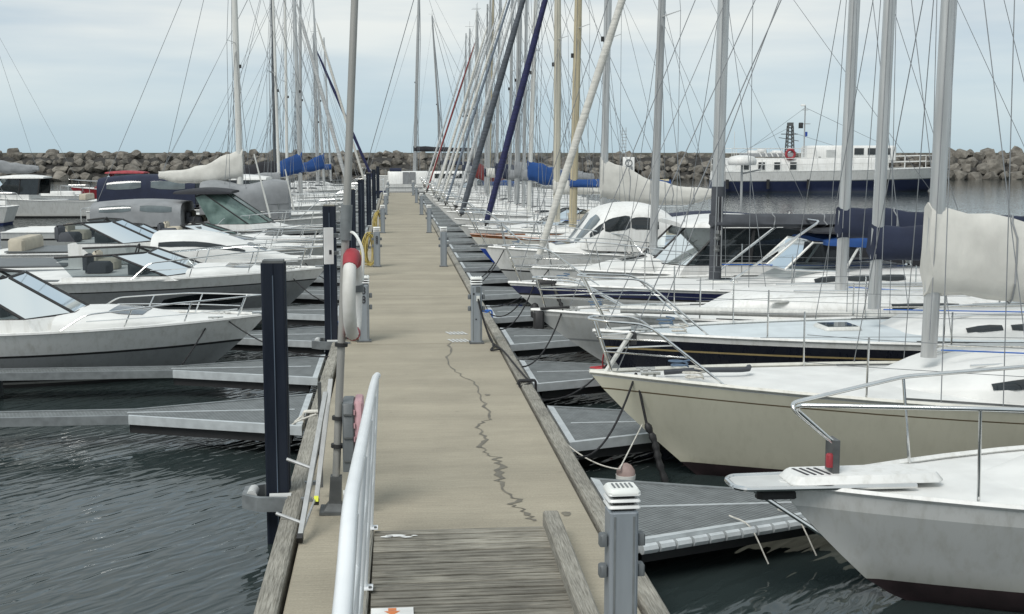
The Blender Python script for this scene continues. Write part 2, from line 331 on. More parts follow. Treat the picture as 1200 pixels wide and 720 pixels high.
# wet trickle on the concrete
trail = [(1.08, 9.43, 0.1), (1.04, 9.67, 0.04), (0.96, 9.92, 0.12), (1.0, 10.1, 0.05), (0.89, 10.5, 0.08), (0.93, 10.87, 0.14), (0.96, 11.37, 0.09), (0.93, 11.56, 0.05), (0.82, 11.95, 0.1), (0.91, 12.34, 0.06), (0.88, 12.92, 0.06), (1.04, 13.38, 0.07), (1.02, 14.24, 0.04), (1.01, 15.32, 0.04), (0.8, 16.23, 0.04), (0.74, 17.23, 0.06), (0.83, 18.8, 0.03)]
cp = curve([(x, y, 0) for x, y, w in trail], 6); row = []; rr = random.Random(3)
for i, p in enumerate(cp):
    w = trail[min(i // 6, len(trail) - 1)][2] * (.3 + rr.random() * .7) * .65; j = rr.uniform(-.04, .04)
    row.append([(p.x - w / 2 + j, p.y, .0035), (p.x + w / 2 + j, p.y, .0035)])
MB().grid(row).obj('wet_stain', stain, pier)
for x, y, r in ((1.36, 9.6, .04), (1.10, 14.6, .035)):
    MB().add([(x + r * math.cos(k * .7) * (1 + .3 * math.sin(k * 2.3)), y + 1.6 * r * math.sin(k * .7), .0035) for k in range(9)], [tuple(range(9))]).obj('wet_stain', stain, pier)

# ------------------------------------------------------------------ boarding platform
plat = thing('boarding_platform', 'weathered wooden boarding platform of crosswise planks laid on the near end of the pier', 'platform', (0, 0, 0))
y = 8.99; k = 0
while y > 5.6:
    w = .105; m = MB(); zt = .098 + random.uniform(-.003, .003); m0 = -.175; m1 = 1.10
    sec = lambda x: [(x, y - w, zt - .028), (x, y, zt - .028), (x, y, zt - .004), (x, y - .004, zt), (x, y - w * .45, zt), (x, y - w * .5, zt - .012), (x, y - w * .55, zt), (x, y - w + .004, zt), (x, y - w, zt - .004)]
    m.rings([sec(m0), sec(m1)]); m.obj('plank', plankmat, plat, .3); y -= w + .026
for x0, x1, w, h, nm in ((-.215, -.235, .07, .125, 'side_beam'), (1.16, 1.12, .12, .20, 'side_beam')):
    m = MB(); c = .012
    sec = lambda x, y: [(x - w / 2, y, .004), (x + w / 2, y, .004), (x + w / 2, y, h - c), (x + w / 2 - c, y, h), (x - w / 2 + c, y, h), (x - w / 2, y, h - c)]
    m.rings([sec(x0, 9.04), sec(x0 + (x1 - x0) * .5, 7.8), sec(x1 + .0, 6.5), sec(x1, 5.5)]); m.obj(nm, timber, plat, .3)
nb = thing('notice_board', 'white notice card with orange arrow lying on the wooden platform', 'notice', (-.04, 7.27, .101))
MB().box((0, 0, .004), (.26, .2, .006)).obj('card', paper, nb)
MB().add([(-.05, .04, .0085), (.05, .04, .0085), (0, -.03, .0085)], [(2, 1, 0)]).obj('arrow', orange, nb)
MB().add([(-.025, .09, .0085), (.025, .09, .0085), (.025, .045, .0085), (-.025, .045, .0085)], [(3, 2, 1, 0)]).obj('arrow', orange, nb)
m = MB()
for k, (a, b, r) in enumerate(((-.08, 8.82, .035), (-.02, 8.84, .05), (.06, 8.80, .03), (.12, 8.83, .02))): m.add([(a + r * math.cos(q * .9) * (1.3 + .4 * math.sin(q * 2.1 + k)), b + r * .6 * math.sin(q * .9), .1035) for q in range(7)], [tuple(range(7))])
m.obj('white_smear', paper, plat)
# railing
rail = thing('handrail', 'white tubular handrail standing along the left side of the wooden platform', 'handrail')
def rx(y): return -.205 - .012 * (9.4 - y)
top = lambda y: 1.26 + (9.1 - y) * .097
def tx(y, q): return rx(y) + (-.150 - rx(y)) * q     # the rails lean inward towards the top
pts = [(-.14, 9.12, 1.25), (-.15, 8.8, 1.285), (-.155, 7.7, top(7.7)), (-.155, 6.0, top(6)), (-.155, 4.6, top(4.6)), (-.155, 3.95, 1.745), (-.15, 3.3, 1.70), (-.15, 2.6, 1.66)]
MB().tube(curve(pts, 5), .027, 14).obj('top_rail', railwhite, rail)
for q in (.34, .67):
    MB().tube([(tx(yy, q), yy, .1 + q * (top(yy) - .1)) for yy in (9.0, 8, 6.6, 5.2, 4, 3)], .021, 10).obj('middle_rail', railwhite, rail)
for yy in (8.98, 7.70, 6.42, 5.14, 3.9):
    m = MB(); m.tube([(rx(yy), yy, .1), (tx(yy, 1), yy, top(yy) - .02)], .025, 10); m.obj('post', railwhite, rail)
    m = MB(); m.box((rx(yy) + .012, yy - .01, .129), (.1, .1, .008)); ft = m.obj('foot_plate', railwhite, rail)
    for s in (-1, 1): MB().lathe([(.011, 0), (.011, .012)], (rx(yy) + .012 + .032 * s, yy - .04, .133), 6).obj('bolt', galvdark, ft)
# striped mats by the second pedestal
for yy in (18.95, 19.75):
    g = thing('striped_plate', 'small pale striped anti slip plate on the concrete ' + ('in front of the second right pedestal' if yy < 19 else 'just behind the second right pedestal'), 'plate', (1.0, yy, .004))
    for k in range(5): MB().box((-.14 + k * .062, 0, .004), (.034, .3, .006), .25).obj('stripe', deckgrey, g)

# ------------------------------------------------------------------ pedestals
def digit8(mb, c, r, th):
    for dz in (0, 1.75 * r): mb.tube([(c[0] + r * .8 * math.cos(t), c[1], c[2] + dz + r * math.sin(t)) for t in [i * math.pi / 6 for i in range(12)]], th, 5, closed=True)
def make_pedestal(near=True):
    p = thing('power_pedestal', 'x', 'pedestal')
    m = MB(); m.bbox((0, 0, .46), (.165, .165, .88), .014); b = m.obj('body', pedmat, p, .5)
    for x in (-.055, .055): MB().box((x, -.083, .46), (.012, .006, .82)).obj('groove_rib', galv, b)
    MB().box((0, 0, .012), (.22, .22, .024)).obj('base_plate', galvdark, p)
    m = MB(); m.bbox((0, 0, .915), (.125, .125, .15), .01); m.obj('lamp_core', blackrubber, p)
    for k in range(3): MB().bbox((0, 0, .925 + k * .037), (.185, .185, .016), .012).obj('louvre', pedlight, p)
    m = MB(); m.bbox((0, 0, 1.012), (.185, .185, .03), .018); c = m.obj('cap', pedwhite, p)
    m = MB()
    for k in range(5): m.box((-.05 + k * .025, 0, 1.03), (.01, .09, .004))
    m.obj('cap_slots', galv, c)
    for x, z in ((-.1, .72), (-.1, .54), (.1, .72), (.1, .54)):
        s = MB(); s.bbox((x * 1.08, -.01, z), (.045, .07, .07), .008); o = s.obj('socket', plasticgrey, p)
    return p
proto = make_pedestal()
RP = [('near', 1.27, 6.72)] + [('', x, y) for x, y in ((1.24, 18.72), (1.26, 31.7), (1.28, 45.4), (1.30, 58.8), (1.32, 73.0), (1.34, 86.0))]
LP = [(-.485, 19.05), (-.45, 31.8), (-.42, 45.4), (-.40, 58.9), (-.40, 73.0), (-.40, 86.0)]
nth = ['nearest', 'second', 'third', 'fourth', 'fifth', 'sixth', 'seventh']
cache0 = {}
for q in COL.objects:
    if q.parent: cache0.setdefault(q.parent, []).append(q)
first = True; peds = []
for side, lst in (('right', [(x, y) for _, x, y in RP]), ('left', LP)):
    for i, (x, y) in enumerate(lst):
        p = proto if first else copy_tree(proto, None, cache0); first = False
        p.location = (x, y, 0); p.rotation_euler = (0, 0, random.uniform(-.03, .03)); peds.append((side, i, p))
        extra = {('right', 0): ', largest, by the platform beam', ('right', 1): ' with a black cable plugged in', ('left', 0): ' of the pier, behind the lifebuoy', ('left', 1): ' with yellow hose hanging beside it'}.get((side, i), '')
        tag(p, f'grey louvred power pedestal, {nth[i]} on the {side} edge{extra}', 'pedestal', 'power pedestals along the pier')
for side, i, p in peds:
    if (side, i) == ('left', 0):
        for z in (.66, .80):
            m = MB(); digit8(m, (.0, -.086, z - .02), .027, .010); m.obj('digit', inkmat, p)
    if (side, i) == ('left', 1):
        for z in (.62, .72):
            m = MB(); digit8(m, (.0, -.086, z), .027, .010); m.obj('digit', inkmat, p)
    if (side, i) == ('right', 1):
        m = MB(); m.box((.02, -.087, .84), (.06, .008, .09)); o = m.obj('socket_cover', plasticgrey, p)
        m = MB(); m.box((.02, -.09, .70), (.05, .02, .08)); m.obj('plug', pedwhite, p)
        MB().box((-.045, -.086, .77), (.025, .006, .03)).obj('switch', inkmat, p)
        MB().box((-.01, -.086, .38), (.02, .006, .02)).obj('switch', inkmat, p)
m = MB(); m.tube(curve([(1.26, 18.60, .70), (1.30, 18.55, .5), (1.42, 18.4, .12), (1.50, 18.3, .03), (1.56, 17.6, .05), (1.62, 16.2, .05), (1.68, 15.2, .04)], 6), .012, 6)
tag(m.obj('power_cable', ropeblack), 'black power cable running from second right pedestal down onto the kerb', 'cable')
m = MB(); m.tube(curve([(1.27, 18.60, .66), (1.36, 18.5, .3), (1.46, 18.25, .05), (1.40, 17.9, .02), (1.54, 17.9, .04), (1.46, 18.3, .03)], 6), .014, 6)
tag(m.obj('power_cable', ropeblack), 'coiled end of black cable lying at the foot of second right pedestal', 'cable')
# yellow hose bundles on the left pedestals
def hose(x, y, h, seed, lbl):
    r_ = random.Random(seed); t = thing('hose_bundle', lbl, 'hose', (x, y, 0), 0, 'yellow hoses hanging by left pedestals')
    for k in range(9):
        pts = []; n = 14; w = r_.uniform(.05, .15); hh = h * r_.uniform(.82, 1.0); dx = r_.uniform(-.05, .05); dy = r_.uniform(-.05, .12)
        for i in range(n):
            a = 2 * math.pi * i / n; pts.append((dx + w * math.sin(a) * (1.2 - .4 * math.cos(a)), dy + .06 * math.sin(a + k), h * .5 + .03 - (hh * .5) * -math.cos(a)))
        MB().tube(pts, .017, 6, closed=True).obj('hose_loop', hosemat, t)
    MB().tube([(.16, 0, h * .97), (-.05, 0, h * 1.0)], .012, 6).obj('hook', galv, t)
hose(-.62, 19.1, .72, 1, 'coiled yellow hose hanging between lifebuoy pole and nearest left pedestal')
hose(-.64, 31.9, .86, 2, 'dense yellow hose bundle hanging beside second left pedestal')
hose(-.60, 45.5, .8, 3, 'far yellow hose bundle hanging beside third left pedestal')

# ------------------------------------------------------------------ piles with guides
def make_pile(h, w=.2):
    t = thing('mooring_pile', 'x', 'pile')
    prof = []
    for i in range(4):
        a = i * math.pi / 2
        for (u, v) in ((-.5, -.5), (-.42, -.52), (-.2, -.47), (-.06, -.47), (0, -.52), (.06, -.47), (.2, -.47), (.42, -.52)):
            prof.append((w * (u * math.cos(a) - v * math.sin(a)), w * (u * math.sin(a) + v * math.cos(a))))
    MB().prism(prof, -4.0, h).obj('shaft', pilemat, t, .3)
    MB().box((0, 0, h + .012), (w * .9, w * .9, .022)).obj('cap', timber if random.random() < .5 else galvdark, t)
    for a in range(4):
        m = MB(); c, s = math.cos(a * math.pi / 2), math.sin(a * math.pi / 2); m.box((s * w * .521, -c * w * .521, h / 2 - .6), (.008 if a % 2 == 0 else .004, .004 if a % 2 == 0 else .008, h + 1)); m.obj('rib', pileedge, t)
    return t
pl = [(-1.015, 10.45, 1.99), (-.99, 19.1, 2.10), (-1.0, 29.2, 2.06), (-1.0, 38.2, 2.1), (-1.0, 49.6, 2.12), (-1.0, 63.0, 2.1), (-1.0, 79.0, 2.1)]
plab = ['nearest tall dark navy steel pile rising from the water at left', 'second dark navy pile, behind the white sign panel', 'third dark navy pile, partly hidden by the lifebuoy pole', 'fourth dark navy pile just right of the lifebuoy pole', 'fifth dark navy pile down the left side of the pier', 'sixth dark navy pile near the far left edge', 'farthest dark navy pile at the left far end']
for i, (x, y, h) in enumerate(pl):
    p = make_pile(h, .19); p.location = (x, y, 0); tag(p, plab[i], 'pile', 'dark piles along the left edge of the pier')
    g = MB(); w = .17; gz = -.02   # guide: hexagonal steel collar
    o8 = [(.30, -.30), (-.16, -.24), (-.30, -.12), (-.30, .14), (-.16, .24), (.30, .28)]; i8 = [(.30, -.255), (-.14, -.195), (-.255, -.1), (-.255, .115), (-.14, .195), (.30, .235)]
    for k in range(5):
        a, b, c, d = o8[k], o8[k + 1], i8[k + 1], i8[k]
        g.prism([(x + a[0], y + a[1]), (x + b[0], y + b[1]), (x + c[0], y + c[1]), (x + d[0], y + d[1])], gz - .07, gz + .05)
    gd = g.obj('pile_guide', galv, pier, .3)
    MB().tube([(x - .22, y - .1, gz + .03), (x - .22, y + .1, gz + .03)], .045, 10).obj('guide_roller', deckgrey, gd)
    MB().tube([(x - .06, y - .18, gz + .04), (x + .12, y - .18, gz + .04)], .03, 8).obj('guide_roller', deckgrey, gd)

# ------------------------------------------------------------------ lifebuoy pole and what hangs on it
PX, PY = -.51, 9.85
lean = .055
pole = thing('lamp_pole', 'tall grey metal pole leaning slightly right with a dark flared foot', 'pole', (PX, PY, 0)); pole.rotation_euler = (0, lean, 0)
MB().tube([(0, 0, .1), (0, 0, 2.52)], .031, 12).obj('lower_tube', poletan, pole)
MB().tube([(0, 0, 2.22), (0, 0, 2.50)], [.046, .046], 12).obj('sleeve', galv, pole)
MB().tube([(0, 0, 2.5), (0, 0, 7.5)], [.031, .024], 12).obj('upper_tube', poletan, pole)
m = MB(); m.box((0, 0, .012), (.24, .24, .024)); m.rings([[(.09 * a, .09 * b, .02) for a, b in ((-1, -1), (1, -1), (1, 1), (-1, 1))], [(.05 * a, .05 * b, .08) for a, b in ((-1, -1), (1, -1), (1, 1), (-1, 1))], [(.046 * a, .046 * b, .30) for a, b in ((-1, -1), (1, -1), (1, 1), (-1, 1))]]); m.obj('foot', galvdark, pole, .3)
for z in (.55, .78, 1.38): MB().lathe([(.052, -.015), (.052, .015)], (0, 0, z), 12).obj('clamp_band', blackrubber, pole)
def at_pole(z): return PX + math.tan(lean) * z
# lifebuoy
lb = thing('lifebuoy', 'white ring lifebuoy with red top cover hanging edge on from the grey pole', 'lifebuoy', (at_pole(1.78) + .075, PY - .03, 1.78), R(86))
rad = .27
MB().tube([(rad * math.cos(a), .0, rad * 1.15 * math.sin(a)) for a in [i * math.pi / 20 for i in range(40)]], .052, 12, closed=True).obj('ring', ringwhite, lb)
for a0, a1, rr_, nm in ((.28, .72, .078, 'red_cover'), (1.42, 1.58, .068, 'red_band')):
    MB().tube([(rad * math.cos(a), 0, rad * 1.15 * math.sin(a)) for a in [math.pi * (a0 + (a1 - a0) * i / 10) for i in range(11)]], [rr_ * .86 * (.86 + .14 * math.sin(math.pi * i / 10)) for i in range(11)], 12).obj(nm, redmat, lb)
m = MB(); m.tube(curve([(-.1, -.09, .12), (-.13, -.10, .34), (-.11, -.06, .46), (.0, 0, .50), (.1, .05, .45), (.14, .08, .33)], 5), .012, 6); m.obj('grab_rope', pedwhite, lb)
for a in (.0,): MB().tube([(rad * math.cos(math.pi * (a + .03 * i)), 0, rad * 1.15 * math.sin(math.pi * (a + .03 * i))) for i in range(3)], .066, 12).obj('red_band', redmat if a > .5 else plasticgrey, lb)
# white sign
sg = thing('sign_panel', 'white upright sign panel seen edge on, bracketed to the pole before second pile', 'sign', (at_pole(2.15) - .13, PY + .02, 2.17), R(20))
MB().box((0, 0, 0), (.075, .02, .29)).obj('panel', paper, sg); MB().box((.045, .02, -.06), (.08, .03, .03)).obj('bracket', galv, sg); MB().box((.045, .02, .08), (.08, .03, .03)).obj('bracket', galv, sg)
MB().box((.01, -.0115, -.05), (.02, .003, .035)).obj('keyhole', inkmat, sg)
# cabinet
cb = thing('equipment_cabinet', 'dark grey plastic cabinet with faded pink red door clamped to the pole', 'cabinet', (at_pole(.6) + .04, PY + .02, .34))
m = MB(); m.bbox((.05, .06, .29), (.095, .34, .56), .012)
m.obj('case', plasticgrey, cb)
for z in (.1, .29, .48): MB().box((.05, -.115, z), (.07, .012, .012)).obj('case_rib', galvdark, cb)
m = MB(); m.bbox((.135, .06, .30), (.07, .33, .57), .016); d = m.obj('door', pinkmat, cb)
for k in range(5): MB().box((.1, -.112, .06 + k * .11), (.012, .012, .04)).obj('hinge', pinkmat, cb)
m = MB(); m.tube([(.0, -.1, -.17), (.22, -.1, -.17)], .03, 10); tag(m.obj('conduit', pedwhite, cb), None)
# folded ladder along the kerb
ld = thing('ladder', 'folded aluminium rescue ladder leaning along the left kerb by the pole', 'ladder', (0, 0, 0))
ra = [(-.73, 9.02, .04), (-.585, 10.15, .92)]; rb = [(-.66, 9.85, .08), (-.55, 10.35, 1.0)]
for q in (ra, rb):
    a, b = Vector(q[0]), Vector(q[1]); t = (b - a).normalized(); u = Vector((1, 0, 0)); v = t.cross(u)
    m = MB(); rings = [[p + u * i * .018 + v * j * .028 for i, j in ((-1, -1), (1, -1), (1, 1), (-1, 1))] for p in (a, b)]; m.rings(rings); m.obj('side_rail', alugrey, ld, .3)
    MB().rings([[p + u * i * .022 + v * j * .033 for i, j in ((-1, -1), (1, -1), (1, 1), (-1, 1))] for p in (a - t * .015, a + t * .03)]).obj('rubber_end', blackrubber, ld, .3)
A, B = Vector(ra[0]), Vector(ra[1])
for k in range(2):
    p = A.lerp(B, .10 + .36 * k); MB().tube([p, p + Vector((-.20, .04, .07))], .014, 8).obj('rung', alu, ld)
MB().tube([(-.71, 9.1, .09), (-.66, 9.95, .12)], .010, 6).obj('brace', alugrey, ld)
MB().box((-.655, 9.80, .125), (.035, .05, .006), 0, 0, .9).obj('sticker', yellowp, ld)
m = MB(); m.box((-.64, 10.25, .55), (.03, .04, .9)); m.obj('stile', galvdark, ld)

# ------------------------------------------------------------------ finger jetties
def make_finger(sgn, L=7.2, roll=False):
    t = thing('finger_jetty', 'x', 'finger jetty')
    z = -.05; hw = .95; nw = .20; gx = 2.0
    out_ = [(0, -hw), (gx, -nw), (L, -nw), (L, nw), (gx, nw), (0, hw)]
    P = lambda x, y: (x * sgn, y)
    inn = [(.07, -hw + .09), (gx, -nw + .05), (L - .05, -nw + .05), (L - .05, nw - .05), (gx, nw - .05), (.07, hw - .09)]
    pin = [P(*q) for q in inn]; pin = pin if sgn > 0 else pin[::-1]
    MB().prism(pin, z - .03, z).obj('grating', grating, t, .3)
    for nm, a, b, mt in (('root_beam', 5, 0, galvlight), ('edge_beam', 0, 1, galvlight), ('edge_beam', 1, 2, galv), ('end_beam', 2, 3, galv), ('edge_beam', 3, 4, galv), ('edge_beam', 4, 5, galv)):
        q = [P(*out_[a]), P(*out_[b]), P(*inn[b]), P(*inn[a])]
        MB().prism(q, z - .09, z + .012).obj(nm, mt, t, .3)
    MB().box((gx * .55 * sgn, 0, z + .006), (gx * .95, .03, .008)).obj('centre_seam', galvlight, t)
    MB().box((L * .72 * sgn, 0, z - .28), (1.6, .5, .38)).obj('float', plasticgrey, t)
    rf = [P(.12, -hw + .12), P(gx, -nw + .06), P(gx, nw - .06), P(.12, hw - .12)]
    MB().prism(rf if sgn > 0 else rf[::-1], z - .20, z - .06).obj('root_float', blackrubber, t, .3)
    for yy in (-.6, .6): MB().tube([(-.1 * sgn, yy, z - .06), (.03 * sgn, yy, z - .06)], .04, 8).obj('hinge', galvdark, t)
    return t
fy = 9.97; FR = []
pf = make_finger(1); cf = {}
for q in COL.objects:
    if q.parent: cf.setdefault(q.parent, []).append(q)
ORD = 'first second third fourth fifth sixth seventh eighth ninth tenth eleventh twelfth thirteenth fourteenth fifteenth sixteenth seventeenth eighteenth nineteenth twentieth twenty-first twenty-second twenty-third twenty-fourth twenty-fifth'.split()
flab = ['nearest grey mesh finger jetty with a row of pale roller bumpers on its near edge', 'second grey mesh finger jetty, under the bow of the cream sailboat', 'third grey finger jetty, before the black hulled sailboat', 'fourth grey finger jetty on the right, between grey and navy striped sailboats', 'fifth grey finger jetty on the right, level with the second pedestal', 'sixth grey finger jetty on the right of the pier', 'seventh grey finger jetty on the right of the pier', 'eighth grey finger jetty on the right of the pier']
for i in range(25):
    f = pf if i == 0 else copy_tree(pf, None, cf); f.location = (1.77, fy + 3.25 * i, random.uniform(-.02, .02)); FR.append(f)
    tag(f, flab[i] if i < 8 else f'small distant grey finger jetty, {ORD[i]} from the camera on the right side', 'finger jetty', 'finger jetties on the right side')
    if i == 0:
        a, b = Vector((0.08, -.925)), Vector((2.0, -.205)); d = (b - a).normalized()
        for k in range(24):
            p = a + d * (k * .155) if k * .155 < (b - a).length else Vector((b.x + (k * .155 - (b - a).length), -.205)); p2 = p + (d if p.x < 2 else Vector((1, 0))) * .13; off = Vector((.12, -.05)) if False else Vector((d.y, -d.x)) * .035
            MB().tube([(p.x + off.x, p.y + off.y, -.10), (p2.x + off.x, p2.y + off.y, -.10)], .042, 8).obj('roller_bumper', galvlight, f)
        for px_ in (1.05, 1.5, 2.05):
            MB().tube(curve([(px_ - .12, -.42 + (px_ - 1) * .3, -.02), (px_, -.62 + (px_ - 1) * .36, -.06), (px_ + .12, -.74 + (px_ - 1) * .36, -.33)], 4), .006, 5).obj('lashing', ropewhite, f)
pg_ = make_finger(-1); cf = {}
for q in COL.objects:
    if q.parent: cf.setdefault(q.parent, []).append(q)
lys = [14.25, 17.1, 20.35, 23.4, 26.5, 29.9, 34.4, 38.2, 42, 45.8, 49, 52, 55.4, 58.6, 62, 66, 70, 74, 78, 82, 86]
flab = ['nearest grey finger jetty on the left water, behind the first pile', 'second grey finger jetty on the left, in front of the small white motorboat bow', 'third grey finger jetty on the left, behind the small motorboat', 'fourth grey finger jetty on the left, under the big grey motorboat bow', 'fifth grey finger jetty on the left side', 'sixth grey finger jetty on the left side']
for i, y in enumerate(lys):
    f = pg_ if i == 0 else copy_tree(pg_, None, cf); f.location = (-1.03, y, random.uniform(-.02, .02))
    tag(f, flab[i] if i < 6 else f'small distant grey finger jetty, {ORD[i]} from the camera on the left side', 'finger jetty', 'finger jetties on the left side')

# ------------------------------------------------------------------ boats
class Hull:
    def __init__(h, L, B, fb, fs, rake=.9, p=2.0, tm=.6, tr=.72, stern=.15, flare=.84, full=1.):
        h.L, h.B, h.fb, h.fs, h.rake, h.p, h.tm, h.tr, h.stern, h.flare = L, B, fb, fs, rake, p, tm, tr, stern, flare
    def f(h, t):
        if t < h.tm: return 1 - (1 - t / h.tm) ** h.p
        return 1 - (1 - h.tr) * ((t - h.tm) / (1 - h.tm)) ** 2
    def zs(h, t): return h.fs + (h.fb - h.fs) * (1 - t) ** 1.7
    def x(h, t, s):
        x0 = h.rake * (1 - max(s, -.6)) ** 1.15; x1 = h.L - h.stern * (1 - s)
        return x0 + t * (x1 - x0)
    def hb(h, t, s=1.):
        g = h.flare + (1 - h.flare) * s if s >= 0 else h.flare * math.sqrt(max(0, 1 - (s / -1.) ** 2))
        if s >= 0: g -= .10 * (1 - s) * (1 - t) ** 2      # flared bow
        return max(.022, h.B / 2 * h.f(t) * g)
    def z(h, t, s): return h.zs(t) * s if s >= 0 else s * .42
    def deck(h, xx):
        "half beam and sheer height at distance xx aft of the bow"
        t = min(1, max(0, xx / h.L)); return h.hb(t), h.zs(t)
TS = [0, .012, .03, .06, .1, .15, .2, .27, .35, .43, .52, .6, .7, .8, .9, 1.]
def build_hull(h, root, bands, mats, deckmat, rubmat=None, near=True):
    """bands: list of (s_low, material index) from the sheer downwards"""
    lv = [1.0]
    for s, _ in bands: lv.append(s)
    lev = []; mi = []
    for (a, b), (s, k) in zip(zip(lv[:-1], lv[1:]), bands):
        n = max(1, int(round((a - b) / .22)))
        for j in range(n): lev.append(a + (b - a) * j / n); mi.append(k)
    lev.append(lv[-1]); m = MB()
    for sd in (-1, 1):
        for j in range(len(lev) - 1):
            rows = [[(h.x(t, s), sd * h.hb(t, s), h.z(t, s)) for t in TS] for s in (lev[j], lev[j + 1])]
            o = len(m.v); m.grid(rows if sd < 0 else rows[::-1], mi[j])
    for j in range(len(lev) - 1):   # transom
        a, b = lev[j], lev[j + 1]; m.add([(h.x(1, a), -h.hb(1, a), h.z(1, a)), (h.x(1, a), h.hb(1, a), h.z(1, a)), (h.x(1, b), h.hb(1, b), h.z(1, b)), (h.x(1, b), -h.hb(1, b), h.z(1, b))], [(0, 1, 2, 3)], mi[j])
        m.add([(h.x(0, a), -.022, h.z(0, a)), (h.x(0, a), .022, h.z(0, a)), (h.x(0, b), .022, h.z(0, b)), (h.x(0, b), -.022, h.z(0, b))], [(0, 1, 2, 3)], mi[j])
    # merge shared vertices so the shading is smooth
    idx = {}; mp_ = []; nv = []
    for v in m.v:
        k = tuple(round(q, 4) for q in v)
        if k not in idx: idx[k] = len(nv); nv.append(v)
        mp_.append(idx[k])
    fs = []; ms = []
    for f, k in zip(m.f, m.m):
        g = []; 
        for i in f:
            if mp_[i] not in g: g.append(mp_[i])
        if len(g) > 2: fs.append(tuple(g)); ms.append(k)
    m.v, m.f, m.m = nv, fs, ms
    hull = m.obj('hull', mats, root, .9)
    d = MB(); rows = []
    for t in TS:
        w = max(.01, h.hb(t) - .018); zz = h.zs(t) - .02; cam_ = .05 * w
        rows.append([(h.x(t, 1) + (.02 if t == 0 else 0), w * k, zz + cam_ * (1 - k * k)) for k in (-1, -.6, -.2, .2, .6, 1)])
    d.grid(rows); d.obj('deck', deckmat, root, .9)
    r = MB()
    for sd in (-1, 1): 
        pts = [(h.x(t, 1) , sd * (h.hb(t) - .004), h.zs(t) + .004) for t in TS]; r.tube(pts, .024, 5)
    r.tube([(h.x(1, 1), -h.hb(1), h.zs(1)), (h.x(1, 1), h.hb(1), h.zs(1))], .024, 5)
    r.obj('toe_rail', rubmat or mats[bands[0][1]], root)
    return hull
def shell(root, name, mat, x0, x1, hf, wf, zf, e=.5, n=14, nv=13, windows=(), inset=.0):
    """rounded superstructure: hf(u) height, wf(u) half width, zf(u) base height; windows: (u0,u1,v0,v1,material,name) patches"""
    def pt(u, v, off=0.):
        a = v * math.pi / 2; hh = hf(u) + off; ww = wf(u) + off
        return (x0 + (x1 - x0) * u, ww * math.copysign(abs(math.sin(a)) ** e, a), zf(u) + hh * max(0., math.cos(a)) ** e)
    m = MB(); us = [i / (n - 1) for i in range(n)]; vs = [math.copysign(abs(2 * j / (nv - 1) - 1) ** .8, 2 * j / (nv - 1) - 1) for j in range(nv)]
    m.grid([[pt(u, v) for v in vs] for u in us])
    a = len(m.v)
    for uu in (0., 1.): m.add([pt(uu, v) for v in vs], [tuple(range(nv))])
    o = m.obj(name, mat, root, .8)
    for (u0, u1, v0, v1, wm_, nm) in windows:
        w = MB(); ku = max(3, int((u1 - u0) * n) + 2); kv = 5; wcl = .018
        def q(u, v): 
            p0 = Vector(pt(u, v, .006)); return p0
        rows = []
        for i in range(ku):
            ui = u0 + (u1 - u0) * i / (ku - 1); sk = 0 if 0 < i < ku - 1 else .12 * (v1 - v0)
            rows.append([q(ui, v0 + sk + (v1 - v0 - 2 * sk) * j / (kv - 1)) for j in range(kv)])
        w.grid(rows); wo = w.obj(nm, wm_, o, .9)
    return o, pt
def sm(t): t = min(1, max(0, t)); return t * t * (3 - 2 * t)

